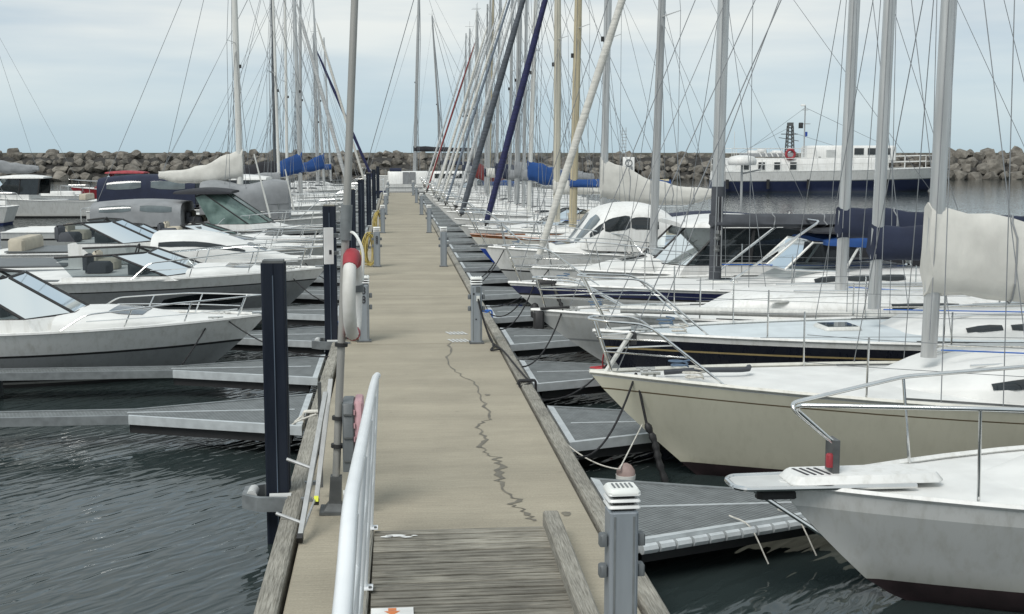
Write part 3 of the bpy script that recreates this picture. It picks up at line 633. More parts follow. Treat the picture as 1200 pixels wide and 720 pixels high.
def arch(u):
    K_ = ((0, 0), (.08, .22), (.20, .60), (.27, .78), (.36, .88), (.5, .965), (.65, 1.0), (.8, .96), (.92, .84), (1, .70))
    for (a, p), (b, q) in zip(K_[:-1], K_[1:]):
        if u <= b: return p + (q - p) * (u - a) / (b - a)
    return .7
def rig(root, h, sp, near):
    J = sp['J']; mh = sp.get('mh', 11.6); mr = sp.get('mr', .07); rk = math.tan(R(sp.get('rk', .9))); mm = sp.get('mmat', alu)
    zd = h.deck(J)[1] + sp.get('mz', .28); hb = h.deck(J)[0]
    X = lambda z: J + rk * z
    mast = MB().tube([(X(zd), 0, zd), (X(mh * .6), 0, mh * .6), (X(mh), 0, mh)], [mr * 1.1, mr * 1.05, mr * .7], 10, flat=.78).obj('mast', mm, root)
    if sp.get('sleeve'):  # dark reflection on the lower mast, painted as a charcoal tube up to sleeve
        MB().tube([(X(zd + .02), 0, zd + .02), (X(sp['sleeve']), 0, sp['sleeve'])], mr * 1.13, 10, flat=.8).obj('painted_mast_reflection', cvdark, mast)
        MB().box((X(1.9), -mr * 1.0, 1.95), (.1, .02, .09)).obj('data_plate', paper, mast)
        for z in (zd + .55, zd + .75): MB().lathe([(.05, 0), (.06, .03), (.045, .06), (.06, .11)], (X(z) - .02, -mr * 1.2, z), 10).obj('winch', galvdark, mast)
        for k in range(4): MB().tube(sag((X(z) + .03 * k - .03, -mr * 1.0 - .012, zd + 1.5), (X(z) + .04 * k - .06, -mr * 1.05 - .02, zd + .3), 0), .012, 5).obj('halyard', cvgrey if k % 2 else cvblack, mast)
    sps = sp.get('spr', [.52]) ; tips = []
    for q in sps:
        z = zd + (mh - zd) * q; w = hb * (.62 if len(sps) == 1 else .72 - .15 * sps.index(q)); tips.append((z, w))
        for s in (-1, 1): MB().tube([(X(z), 0, z), (X(z) + .22, s * w, z + .05)], [.022, .012], 6, flat=.5).obj('spreader', alugrey if mm is not aludark else aludark, mast)
    wr = sp.get('wr', .0055) if near else max(sp.get('wr', 0), .0085)
    hs = sp.get('hs', .97) * mh
    for s in (-1, 1):
        ch = (J + .25, s * (hb - .06), h.deck(J)[1]); pts = [ch] + [(X(z) + .22, s * w, z + .05) for z, w in tips] + [(X(hs), 0, hs)]
        MB().tube(pts, wr, 4).obj('shroud', wire, root)
        z = tips[0][0]; MB().tube([(J + .55, s * (hb - .07), h.deck(J)[1]), (X(z), s * .03, z - .05)], wr, 4).obj('shroud', wire, root)
        if near or random.random() < .5: MB().tube([(J - .35, s * (hb - .09), h.deck(J)[1]), (X(z), s * .03, z - .02)], wr, 4).obj('shroud', wire, root)
    MB().tube([(h.L - .1, 0, h.fs + .02), (X(mh), 0, mh - .03)], wr, 4).obj('backstay', wire, root)
    MB().tube([(J - .04, -mr - .06, zd + .2), (X(mh) - .02, -.03, mh - .2)], wr, 4).obj('halyard', cvgrey, root)
    if random.random() < .6: MB().tube(sag((sp.get('fx', .12) + .5, random.choice((-1, 1)) * .3, h.deck(.5)[1] + .55), (X(mh * .82), 0, mh * .82), .05), wr * .9, 4).obj('spare_halyard', cvgrey, root)
    if sp.get('boom'): MB().tube([(X(sp['boom'][1]) + sp['boom'][0], 0, sp['boom'][1] + .08), (X(mh), 0, mh - .05)], wr, 4).obj('topping_lift', wire, root)
    fx = sp.get('fx', .12); zb = h.deck(fx)[1] + .08
    ft = sp.get('ft', hs)
    if sp.get('furl'):
        fm, fr = sp['furl']; a = Vector((fx, 0, zb + .12)); b = Vector((X(ft), 0, ft)); n = 14
        MB().tube([a.lerp(b, i / n * .95) for i in range(n + 1)], [fr * (.55 + .5 * math.sin(math.pi * min(1, .15 + .85 * i / n)) ** .6 if i < n else .35) * (1 + .06 * math.sin(i * 2.7)) for i in range(n + 1)], 9).obj('furled_headsail', fm, root)
        MB().tube([a.lerp(b, .95), b], wr, 4).obj('forestay', wire, root)
        d = (b - a).normalized(); MB().tube([a - d * .12, a - d * .05, a - d * .03, a + d * .05, a + d * .07, a + d * .14], [.03, .03, .085, .085, .04, .04], 10).obj('furler_drum', blackrubber if fm is not sailwhite else alugrey, root)
    elif sp.get('stay', True):
        MB().tube([(fx, 0, zb - .06), (X(ft), 0, ft)], sp.get('sr', .006), 4).obj('forestay', wire, root)
    if near or random.random() < .6:
        mt = MB(); mt.tube([(X(mh), 0, mh), (X(mh), 0, mh + .45)], .006, 4); mt.tube([(X(mh) - .3, 0, mh + .12), (X(mh) + .2, 0, mh + .12)], .008, 4); mt.obj('wind_vane', blackrubber, mast)
    if sp.get('light', True): MB().box((X(zd + (mh - zd) * .45) - mr - .03, 0, zd + (mh - zd) * .45), (.07, .07, .12)).obj('mast_light', blackrubber, mast)
    # boom
    if sp.get('boom'):
        bl, bz, cm, kind = sp['boom']; x0 = X(bz) + mr
        bo = MB().tube([(x0, 0, bz), (x0 + bl, 0, bz + .05)], .055, 8).obj('boom', mm, root)
        if kind:
            n = 16; rings = []
            hh0 = {'high': .95, 'low': .34, 'slim': .11, 'fat': .62, 'drape': .62}[kind]; h1 = {'high': .16, 'low': .16, 'slim': .09, 'fat': .2, 'drape': .15}[kind]
            for i in range(n):
                u = i / (n - 1); tp = hh0 + (h1 - hh0) * (1 - (1 - u) ** (2.3 if kind in ('high', 'drape') else 1.3)); tp *= 1 + .07 * math.sin(u * 21 + J) * (u > .05); bt = -.10 - (.16 * sm((u - .0) / .3) * sm((1 - u) / .25) if kind in ('high', 'fat', 'drape') else .03) - (.25 * (1 - u) if kind == 'drape' else 0)
                wd = (.10 + .09 * math.sin(math.pi * min(1, u * .9 + .12)) + .03 * (kind == 'fat')) * (1 + .1 * math.sin(u * 17 + 1)); cz = bz + (tp + bt) / 2; xx = x0 - mr * 2.1 * (u < .02) + (bl + .06) * u
                rings.append([(xx + .02 * math.sin(k * 2 + i), wd * math.cos(2 * math.pi * k / 12) * (1 + .10 * math.sin(k * 3.1 + i * 1.7)) * (1.15 if math.sin(2 * math.pi * k / 12) < 0 else .8), cz + (tp - bt) / 2 * math.sin(2 * math.pi * k / 12) * (1 + .03 * math.sin(i * 2.3 + k))) for k in range(12)])
            sc = MB().rings(rings).obj('sail_cover', cm, bo, 1.2)
            if near:
                for i in (3, 6, 9, 12):
                    cx = Vector((0, 0, 0))
                    for p in rings[i]: cx += Vector(p) / 12
                    MB().tube([cx + (Vector(p) - cx) * 1.05 for p in rings[i]], .011, 5, closed=True).obj('sail_tie', cvgrey if cm is not cvgrey else cvwhite, sc)
    return X

def pulpit(root, h, top=.58, fwd=.16, fw_=.18, aft=1.25, legs=True, mid=True, r=.0125, name='pulpit'):
    def e(x): w, z = h.deck(x); return w - .05, z
    m = MB(); pts = []
    wa, za = e(aft); wk, zk = e(aft * .42); zt = h.deck(.0)[1] + top
    half = lambda s: [(aft, s * wa, za), (aft * .42, s * (wk + .06), zt + .0), (-fwd + .12, s * (fw_ + .03), zt + .03), (-fwd, s * fw_ * .35, zt + .035)]
    P = half(-1) + half(1)[::-1]
    p = m.tube(bend(P, .14, 4), r, 8).obj(name, steel, root)
    for s in (-1, 1):
        if legs:
            MB().tube(bend([(.22, s * .07, h.deck(.1)[1]), (-fwd + .06, s * (fw_ * .7), zt + .02)], .1), r * .9, 7).obj('pulpit_leg', steel, p)
        for q in ([.45, .72] if mid else []):
            z0 = h.deck(.2)[1] + top * q; xf = .22 - (.22 + fwd) * q; xb = aft - (aft * .58) * q
            MB().tube([(xf + .02, s * (.07 + (fw_ * .7 - .07) * q), z0), (xb, s * (wa + (wk + .06 - wa) * q), za + (zt - za) * q)], r * .7, 6).obj('pulpit_rail', steel, p)
        MB().lathe([(.035, 0), (.035, .012), (.018, .02)], (aft, s * wa, za - .004), 8).obj('foot_plate', steel, p)
    return p
def rails(root, h, x0, x1, n, hgt=.6, wires=(.97, .52), near=True, r=.011):
    xs = [x0 + (x1 - x0) * i / (n - 1) for i in range(n)]
    for s in (-1, 1):
        for x in xs[:]:
            w, z = h.deck(x); MB().tube([(x, s * (w - .05), z - .01), (x, s * (w - .035), z + hgt)], r, 6).obj('stanchion', steel, root)
        for q in wires:
            MB().tube([(x, s * (h.deck(x)[0] - .05 + .015 * q), h.deck(x)[1] + hgt * q) for x in [x0 - .55] + xs], .004 if near else .006, 4).obj('lifeline', wire, root)
    w, z = h.deck(h.L - .1)
    P = [(h.L - 1.3, -w * 1.02, z + hgt), (h.L - .08, -w + .04, z + hgt), (h.L - .02, 0, z + hgt), (h.L - .08, w - .04, z + hgt), (h.L - 1.3, w * 1.02, z + hgt)]
    m = MB(); m.tube(bend(P, .25, 4), .0125, 7)
    for q in P[:2] + P[3:]: m.tube([(q[0], q[1], z - .02), q], .0125, 6)
    m.obj('pushpit', steel, root)
def hatch(root, x, y, z, s=.5, mat=None, par=None):
    m = MB(); m.bbox((x, y, z + .02), (s, s, .045), .03); o = m.obj('hatch', aluwhite, root)
    MB().bbox((x, y, z + .044), (s * .82, s * .82, .01), .004).obj('hatch_pane', mat or glassrefl, o); return o

def sailboat(label, bx, y, sgn, sp):
    g = sp.get
    near = y < 40
    h = Hull(g('L', 9.2), g('B', 2.85), g('fb', 1.1), g('fs', .88), g('rake', 1.0), g('p', 1.85), .58, g('tr', .66), g('stern', .3))
    root = thing('sailboat', label, 'sailboat', (bx, y, WZ), 0 if sgn > 0 else math.pi, g('group', 'sailboats moored bow to the pier'))
    root.rotation_euler.z += R(g('rz', random.uniform(-1.2, 1.2)))
    hull = build_hull(h, root, g('bands', [(.14, 0), (.02, 1), (-1., 1)]), g('mats', [white, antiblue]), g('deckmat', deckwhite), g('rub'))
    # coachroof
    c0, c1 = g('coach', (.27 * h.L, .66 * h.L)); ch = g('ch', .36); wv = [(.30, .46, .62, .86, glass, 'window'), (.50, .66, .62, .86, glass, 'window'), (.70, .86, .62, .86, glass, 'window')]
    win = []
    for (a, b, c, d, mt, nm) in g('win', wv): win += [(a, b, c, d, mt, nm), (a, b, -d, -c, mt, nm)]
    L = c1 - c0
    def wf(u):
        w = h.deck(c0 + L * u)[0]; return max(.06, min(w - .32, g('cw', .92)) * (.45 + .55 * sm(u / .35)))
    o, pt = shell(root, 'coachroof', g('coachmat', deckwhite), c0, c1, lambda u: .03 + ch * (sm(u / g('cramp', .42)) * .8 + .2 * u), wf, lambda u: h.deck(c0 + L * u)[1] - .03, .42, 16, 13, win)
    if near and not g('nohatch'):
        hatch(root, c0 - .45 if c0 > 1.9 else c0 + .5, 0, h.deck(max(.3, c0 - .45))[1] + .035, .48)
    if near:
        for s in (-1, 1): MB().tube([(c0 + L * .3, s * .45, pt(.3, .3)[2] + .05), (c0 + L * .9, s * .5, pt(.9, .3)[2] + .05)], .016, 6).obj('grab_rail', varnish if g('wood') else steel, o)
        for s in (-1, 1):
            w, z = h.deck(.55); m = MB(); m.box((.6, s * (w - .12), z + .03), (.2, .03, .03)); m.box((.56, s * (w - .12), z + .012), (.03, .03, .03)); m.box((.64, s * (w - .12), z + .012), (.03, .03, .03)); m.obj('cleat', steel, root)
    if near:
        for s in (-1, 1):
            xs_ = [c0 + L * q for q in (.05, .35, .65, .95)]
            MB().tube([(x, s * (h.deck(x)[0] - .16), h.deck(x)[1] + .012) for x in xs_], .014, 4).obj('genoa_track', galvdark, root)
            MB().tube(curve([(g('J', 4) + .1, s * .12, pt(.5, 0)[2] + .05), (c0 + L * .7, s * .3, pt(.7, .25)[2] + .02), (c1 - .1, s * .42, pt(.97, .3)[2] + .02)], 5), .008, 5).obj('deck_line', ropewhite if s > 0 else ropeblue, o)
            MB().lathe([(.075, 0), (.08, .03), (.05, .06), (.06, .12), (.03, .14)], (c1 + .5, s * .82, h.deck(c1)[1] + .23), 10).obj('winch', steel, root)
            MB().tube([(1.0 + .1 * math.cos(k * .6) * (1 + .2 * math.sin(k)), s * .35 + .1 * math.sin(k * .6), h.deck(1.0)[1] + .03 + .004 * k) for k in range(24)], .01, 5).obj('coiled_line', ropedull if s > 0 else ropewhite, root)
    # cockpit coamings and sole
    w, z = h.deck(.8 * h.L); x0, x1 = c1 + .02, h.L - .55
    for s in (-1, 1): MB().bbox(((x0 + x1) / 2, s * min(w - .3, .82), z + .10), (x1 - x0, .16, .26), .03).obj('coaming', varnish if g('wood') else deckwhite, root)
    MB().box(((x0 + x1) / 2, 0, z + .022), (x1 - x0, 1.2, .02)).obj('cockpit_sole', plasticgrey, root)
    if g('hood'):
        hm, wm_ = g('hood'); shell(root, 'sprayhood', hm, c1 - .75, c1 + .55, lambda u: .05 + .72 * sm(u / .75), lambda u: .85 + .1 * u, lambda u: h.deck(c1)[1] + .22, .5, 8, 11, [(.12, .6, -.42, .42, wm_, 'hood_window'), (.2, .7, .55, .8, wm_, 'hood_window'), (.2, .7, -.8, -.55, wm_, 'hood_window')])
    if g('tent'):
        tm_, a, b, hz = g('tent')
        shell(root, 'boom_tent', tm_, a, b, lambda u: hz * (.88 + .06 * math.sin(u * 9) + .06 * u), lambda u: min(h.deck(a + (b - a) * u)[0] - .05, 1.25), lambda u: h.deck(a + (b - a) * u)[1] + .05, .42, 14, 13)
    if g('mast', True): rig(root, h, sp, near)
    pulpit(root, h, g('ph', .58), g('pf', .16), aft=g('pa', 1.25), mid=y < 30, r=.0125 if near else .015)
    rails(root, h, g('rx0', 1.9), h.L - 1.4, 4, near=near)
    if g('flag'):
        MB().tube([(h.L - .1, .4, h.fs), (h.L + .1, .4, h.fs + 1.5)], .012, 6).obj('flag_staff', varnish, root)
    return root, h

def motorboat(label, bx, y, sgn, sp):
    g = sp.get; near = y < 34
    h = Hull(g('L', 8.), g('B', 2.75), g('fb', 1.15), g('fs', .85), g('rake', .85), g('p', 2.35), .55, .93, -.1, g('flare', .80))
    root = thing('motorboat', label, 'motorboat', (bx, y, WZ), 0 if sgn > 0 else math.pi, g('group', 'motorboats moored bow to the pier'))
    root.rotation_euler.z += R(g('rz', random.uniform(-1.5, 1.5)))
    hull = build_hull(h, root, g('bands', [(.62, 0), (.56, 2), (.08, 1), (-1., 2)]), g('mats', [white, greyhull, antiblack]), g('deckmat', deckwhite), g('rub', white))
    if g('hullwin'):
        x0, x1, s0, s1 = g('hullwin'); 
        for sd in (-1, 1):
            rows = []
            for i in range(9):
                t = (x0 + (x1 - x0) * i / 8) / h.L; k = math.sin(math.pi * (.12 + .8 * i / 8)) ** .5
                rows.append([(h.x(t, s), sd * (h.hb(t, s) + .006), h.z(t, s)) for s in (s0 + (s1 - s0) * (1 - k) * .3, (s0 + s1) / 2, s1 - (s1 - s0) * (1 - k) * .6)])
            MB().grid(rows).obj('hull_window', glass, hull)
    zd = lambda x: h.deck(x)[1] - .02
    # foredeck crown
    a, b, ch = g('crown', (.9, 4.0, .26))
    shell(root, 'foredeck', g('crownmat', deckwhite), a, b, lambda u: .02 + ch * sm(u / .8), lambda u: max(.05, (h.deck(a + (b - a) * u)[0] - .22) * (.35 + .65 * sm(u / .4))), lambda u: zd(a + (b - a) * u), .6, 12, 13, g('crownwin', [(.45, .68, -.3, .3, glass, 'deck_hatch')]))
    kind = g('cabin', 'open')
    if kind == 'arch':     # saloon under one arched white roof
        c0, c1, hh = g('cab'); ww = h.B / 2 - .32
        win = []
        o, pt = shell(root, 'cabin', g('cabmat', white), c0, c1, lambda u: .04 + hh * arch(u), lambda u: ww * (.62 + .38 * sm(u / .25)), lambda u: zd(c0 + (c1 - c0) * u) + .1, .5, 22, 17,
            [(.03, .24, -.5, -.03, glassrefl, 'windscreen'), (.03, .24, .03, .5, glassrefl, 'windscreen')] + [q for s in (1, -1) for q in ((.14, .26, *(sorted((s * .60, s * .80))), glass, 'side_window'), (.27, .52, *(sorted((s * .60, s * .86))), glass, 'side_window'), (.53, .80, *(sorted((s * .66, s * .86))), glass, 'side_window'))])
    else:
        c0, c1, hh = g('cab', (3.6, 5.4, .75)); ww = h.B / 2 - .25; rk = g('wrake', .9)
        gm = g('glass', glassgrey); zc = zd(c0) + g('czo', .18)
        # three-sided raked windscreen: glass panes with frame bars
        base = [(c1, -ww, zc), (c0 + .55, -ww, zc), (c0, -ww * .45, zc + .02), (c0, ww * .45, zc + .02), (c0 + .55, ww, zc), (c1, ww, zc)]
        tp = [(c1 + rk * .35, -ww * .9, zc + hh * .9), (c0 + .55 + rk, -ww * .88, zc + hh), (c0 + rk, -ww * .42, zc + hh), (c0 + rk, ww * .42, zc + hh), (c0 + .55 + rk, ww * .88, zc + hh), (c1 + rk * .35, ww * .9, zc + hh * .9)]
        fr = MB(); fr.tube(bend(tp, .12, 3), .022, 6); fr.tube(base, .02, 6)
        wsf = fr.obj('windscreen', g('framemat', blackrubber), root)
        for i in range(5): 
            MB().add([base[i], base[i + 1], tp[i + 1], tp[i]], [(0, 1, 2, 3)]).obj('pane', gm, wsf)
            if i: MB().tube([base[i], tp[i]], .022, 6).obj('frame_bar', g('framemat', blackrubber), wsf)
        MB().rings([[(c0 - .25, -ww * .5, zd(c0) - .02), (c0 - .25, ww * .5, zd(c0) - .02), (c0 + .4, ww + .04, zd(c0) - .02), (c1 + .2, ww + .04, zd(c1) - .02), (c1 + .2, -ww - .04, zd(c1) - .02), (c0 + .4, -ww - .04, zd(c0) - .02)],
                    [(c0 - .06, -ww * .46, zc + .01), (c0 - .06, ww * .46, zc + .01), (c0 + .52, ww + .02, zc + .005), (c1 + .2, ww + .02, zc + .005), (c1 + .2, -ww - .02, zc + .005), (c0 + .52, -ww - .02, zc + .005)]]).obj('cabin_base', g('cabmat', white), root)
        if y < 45:
            MB().bbox((c0 + rk + .15, 0, zc + .14), (.35, ww * 1.5, .26), .06).obj('dashboard', plasticgrey, root)
            MB().tube([(c0 + rk + .38 - .05 * math.sin(a * .524), -.4 + .17 * math.cos(a * .524), zc + .34 + .16 * math.sin(a * .524)) for a in range(12)], .015, 5, closed=True).obj('steering_wheel', blackrubber, root)
            for sy in (-.42, .42): m = MB(); m.bbox((c0 + rk + .95, sy, zc + .12), (.45, .48, .2), .06); m.bbox((c0 + rk + 1.15, sy, zc + .22), (.14, .46, .3), .05); m.obj('helm_seat', cvdark if sy > 0 else cvbeige, root)
        if g('top'):
            tm_, tl, th = g('top'); zt = zc + hh - .02
            shell(root, 'hardtop', tm_, c0 + rk - .25, c0 + rk + tl, lambda u: .03 + th * math.sin(math.pi * (.12 + .76 * u)), lambda u: ww * (.82 + .18 * math.sin(math.pi * u)), lambda u: zt, .55, 12, 13)
            if g('sidewin', True):
                for s in (-1, 1):
                    MB().add([(c0 + .7, s * ww, zc), (c0 + rk + tl - .2, s * ww, zc), (c0 + rk + tl - .1, s * ww * .93, zt), (c0 + rk + .45, s * ww * .93, zt)], [(0, 1, 2, 3)]).obj('side_window', glass, root)
                    for xx in (c0 + rk + tl * .45, c0 + rk + tl - .25): MB().tube([(xx, s * ww, zc), (xx + .1, s * ww * .93, zt)], .035, 6).obj('window_post', blackrubber, root)
    if g('canopy'):
        cm, a, b, hz = g('canopy'); shell(root, 'canopy', cm, a, b, lambda u: hz * (.9 + .1 * math.sin(math.pi * u)) , lambda u: h.B / 2 - .2, lambda u: h.fs + .15, .4, 10, 13, g('canwin', [(.1, .45, .6, .85, glassrefl, 'canopy_window'), (.55, .9, .6, .85, glassrefl, 'canopy_window')]))
    # bow rail
    rh = g('rail', .48)
    if rh:
        n = 6; x1 = g('railx', 3.6)
        pts = lambda s: [(x, s * (h.deck(max(.05, x))[0] - .07), h.deck(x)[1] + rh * min(1, .55 + .5 * (1 - x / x1) + .2)) for x in [x1 * i / n for i in range(n, -1, -1)]]
        P = [(x1 + .35, -(h.deck(x1 + .35)[0] - .07), h.deck(x1)[1])] + pts(-1) + [(-.12, 0, h.deck(0)[1] + rh * 1.05)] + pts(1)[::-1] + [(x1 + .35, h.deck(x1 + .35)[0] - .07, h.deck(x1)[1])]
        br = MB().tube(bend(P, .1, 3), .0125, 7).obj('bow_rail', steel, root)
        for s in (-1, 1):
            for x in [x1 * q for q in (.12, .42, .75)]:
                w, z = h.deck(x); MB().tube([(x + .12, s * (w - .1), z), (x, s * (w - .07), z + rh * min(1, .75 + .5 * (1 - x / x1)))], .011, 6).obj('rail_post', steel, br)
            if near: MB().tube([(x, s * (h.deck(max(.05, x))[0] - .08), h.deck(x)[1] + rh * .42) for x in [x1 * i / n for i in range(n, 0, -1)]], .008, 6).obj('mid_rail', steel, br)
    for s in (-1, 1):
        w, z = h.deck(.7); m = MB(); m.box((.7, s * (w - .13), z + .03), (.22, .03, .025)); m.box((.66, s * (w - .13), z + .01), (.03, .03, .04)); m.box((.74, s * (w - .13), z + .01), (.03, .03, .04)); m.obj('cleat', steel, root)
    if g('anchor', True):
        m = MB(); m.box((-.05, 0, h.fb + .02), (.5, .14, .05)); m.obj('anchor_roller', steel, root)
    # cockpit: dark well between side decks and stern engine
    xs, xe = g('well', (c1 + .3, h.L - .4)); w = h.B / 2 - .35
    if xe - xs > .3 and not g('canopy'):
        MB().box(((xs + xe) / 2, 0, h.fs + .05), (xe - xs, w * 2, .03)).obj('cockpit_sole', plasticgrey, root)
        MB().bbox((xe - .25, 0, h.fs + .2), (.4, w * 1.8, .34), .06).obj('seat', g('seat', cvbeige), root)
    if g('outboard'):
        m = MB(); m.bbox((h.L + .25, 0, h.fs + .28), (.45, .36, .5), .1); m.box((h.L + .2, 0, .0), (.18, .12, 1.2)); m.obj('outboard_engine', blackrubber, root)
    if g('radar'):
        rxp, rz_ = g('radar'); m = MB(); m.tube([(rxp, .5, h.fs), (rxp, .5, rz_)], .028, 8); po = m.obj('radar_pole', alugrey, root)
        MB().lathe([(.30, 0), (.33, .04), (.33, .12), (.28, .19), (.1, .23)], (rxp, .5, rz_), 20).obj('radar_dome', white, po)
        MB().tube([(rxp, .5, rz_ - .2), (rxp + .45, .5, rz_ - .1), (rxp + .5, .5, rz_ + .05)], .02, 6).obj('pole_bracket', alugrey, po)
    return root, h
def rope(a, b, d, mat, lbl, r=.011, n=12):
    o = MB().tube(sag(a, b, d, n), r, 6).obj('mooring_rope', mat); return tag(o, lbl, 'rope', 'mooring ropes')

# ---- right side, from near to far
G1 = 'sailboats moored along the right side'; G2 = 'motorboats moored along the right side'; G3 = 'sailboats moored along the left side'; G4 = 'motorboats moored along the left side'
# R0: bow cut by the near corner
h = Hull(8.2, 2.6, .80, .70, .75, 2.0, .55, .8, .1, .84)
r0 = thing('motorboat', 'white and grey boat bow with steel edged anchor platform at the near right corner', 'motorboat', (2.78, 8.55, WZ + .12), R(1), G2)
build_hull(h, r0, [(.80, 0), (.08, 1), (-1, 2)], [white, greyhull, antidark], deckwhite, white)
ap = MB().prism([(-.36, -.13), (-.32, -.17), (.9, -.22), (.9, .22), (-.32, .17), (-.36, .13)], .80, .822).obj('anchor_platform', deckgrey, r0)
MB().tube(bend([(.95, -.225, .818), (-.31, -.18, .818), (-.37, -.1, .818), (-.37, .1, .818), (-.31, .18, .818), (.95, .225, .818)], .08, 4), .02, 8).obj('platform_rim', steel, ap)
m = MB(); m.bbox((.62, 0, .855), (1.15, .36, .06), .05); tp = m.obj('anchor_locker_lid', white, r0)
for k in range(4): MB().box((.16 + k * .055, -.0, .887), (.02, .2, .004), .25).obj('slot', inkmat, tp)
MB().tube([(-.25, 0, .80), (.32, 0, .42), (.56, 0, .30)], .018, 8).obj('bobstay', steel, r0)
m = MB(); m.bbox((-.02, 0, .74), (.3, .12, .08), .03); m.obj('anchor', blackrubber, r0)
pp = MB().box((.40, 0, 1.0), (.05, .16, .26)).obj('navigation_light_bracket', galvdark, r0)
MB().bbox((.36, -.05, .98), (.05, .05, .1), .01).obj('red_lens', redmat, pp)
for s in (-1, 1):
    MB().tube(bend([(.40, s * .03, 1.10), (.02 + .08 * (s > 0), s * .16, 1.36 + .06 * (s < 0)), (1.2, s * .62, 1.46), (2.6, s * 1.0, 1.46)], .11, 6), .0165, 10).obj('pulpit', steel, r0)
    MB().tube([(1.25, s * (h.deck(1.25)[0] - .06), .78), (1.2, s * .62, 1.45)], .0125, 8).obj('stanchion', steel, r0)
shell(r0, 'foredeck', deckwhite, 1.3, 4.4, lambda u: .02 + .3 * sm(u / .8), lambda u: max(.05, (h.deck(1.3 + 3.1 * u)[0] - .25) * (.4 + .6 * sm(u / .4))), lambda u: h.deck(1.3 + 3.1 * u)[1] - .02, .6, 12, 13, [(.4, .6, -.3, .3, glass, 'deck_hatch')])
shell(r0, 'canopy', cvnavy, 4.2, 7.6, lambda u: .9 * math.sin(math.pi * (.2 + .6 * u)), lambda u: 1.05, lambda u: .85, .5, 10, 13, [(.2, .8, .5, .8, glassrefl, 'canopy_window'), (.2, .8, -.8, -.5, glassrefl, 'canopy_window')])

# R1 cream sailboat
r1, h1 = sailboat('cream hulled sailboat with brown pinstripe and white deck, large at the right', 1.98, 12.3, 1, dict(L=9.6, B=3.0, fb=1.10, fs=.78, nohatch=1, rake=1.12, rz=-1.0, bands=[(.965, 2), (.855, 0), (.84, 3), (.13, 0), (.0, 1), (-1, 4)], mats=[cream, antidark, deckgrey, brown, antiblue], rub=white2, J=3.55, mh=12.2, mr=.08, fx=.28, ft=9.0, ch=.40, coach=(2.75, 6.3), cramp=.5, cw=1.05, boom=(3.6, 2.2, cvwhite, 'drape'), hood=(cvblue, glassrefl), pf=.02, ph=.52, pa=1.28, sr=.006, spr=[.5], rx0=2.55, group=G1))
MB().tube([(.14, -.05, 1.08), (.42, -.02, 1.50)], .024, 8).obj('white_staff', aluwhite, r1)
m = MB(); m.bbox((.44, .02, 1.44), (.08, .08, .13), .02); m.obj('bow_light', blackrubber, r1)
m = MB(); m.tube(curve([(.75, -.1, 1.1), (1.1, -.1, 1.12), (1.6, -.0, 1.10), (1.7, .15, 1.1)], 5), .03, 6); m.obj('folded_fender_cover', cvdark, r1)
# R2 black hull
r2, h2 = sailboat('black hulled sailboat with gold line and pale blue deck, behind the cream one', 2.45, 15.0, 1, dict(L=9.4, B=2.7, fb=1.13, fs=1.03, rake=.95, rz=.8, bands=[(.93, 2), (.83, 0), (.81, 3), (.12, 0), (0, 1), (-1, 1)], mats=[blackhull, antired, white, gold], rub=white, deckmat=deckblue, J=3.6, mh=12.0, mr=.075, fx=.15, ft=9.1, ch=.28, coach=(3.6, 6.4), boom=(3.4, 2.1, cvnavy, 'low'), pf=.2, ph=.66, pa=1.35, spr=[.5], sr=.006, rx0=2.0, group=G1))
# R3 grey
r3, h3 = sailboat('pale grey sailboat with long white coachroof carrying oval vents, beyond the black hull', 1.98, 17.75, 1, dict(L=9.8, B=3.0, fb=1.05, fs=.9, rake=1.5, rz=-1.2, bands=[(.93, 2), (.60, 0), (.57, 3), (.12, 0), (.0, 1), (-1, 1)], mats=[greyhull, antiblack, white, midgrey], rub=white, J=4.6, mh=12.4, mr=.08, fx=.55, ft=11.5, ch=.40, coach=(2.3, 7.2), cramp=.2, cw=1.1, coachmat=white, boom=(3.3, 2.2, cvnavy, 'low'), pf=-.02, ph=.44, pa=1.5, rx0=2.3, win=[(.55, .75, .64, .84, glass, 'window'), (.79, .95, .64, .84, glass, 'window')], group=G1))
for x, sz in ((3.45, (.30, .14)), (4.15, (.1, .16))):
    m = MB(); m.lathe([(1, -.02), (1, .02), (.75, .035), (.7, .02)], (0, 0, 0), 18); m.v = [(x + p[0] * sz[0] * .5, -.80 + p[1] * .06 * 1, 1.24 + p[2] * .5 + p[0] * .0) for p in m.v]; m.obj('vent', aluwhite, r3)
m = MB(); m.tube([(1.2, -.72, 1.14), (3.5, -1.2, 1.12), (4.9, -1.32, 1.08)], .06, 9); m.obj('spinnaker_pole', aluwhite, r3)
for rr_, yy in ((r3, -.12),):
    m = MB(); m.bbox((.10, yy, .92), (.16, .10, .26), .03); m.tube([(.12, yy, 1.08), (.55, yy, 1.1)], .022, 6); m.obj('anchor', blackrubber, rr_)
# R4 navy stripe
r4, h4 = sailboat('white sailboat with navy stripe below its deck and thick mast with a dark reflection painted on its foot', 1.94, 20.95, 1, dict(L=10.6, B=3.2, fb=1.12, fs=1.0, rake=1.35, rz=.5, bands=[(.955, 2), (.84, 3), (.81, 0), (.77, 2), (.12, 4), (.0, 1), (-1, 1)], mats=[blackrubber, antired, white, navystripe, greyhull], rub=white, J=3.62, mh=13.5, mr=.098, mz=.02, rk=.64, mmat=alu, sleeve=2.75, fx=.15, ft=12.2, sr=.006, ch=.36, coach=(4.2, 7.0), cw=1.15, boom=(4.4, 2.17, cvdark, 'slim'), light=True, spr=[.42, .70], pf=.1, ph=.60, pa=1.5, rx0=2.2, group=G1))  # sleeve gives the top of the painted mast reflection
m = MB(); m.bbox((.62, -.28, 1.16), (.34, .2, .09), .04); m.obj('windlass', blackrubber, r4)
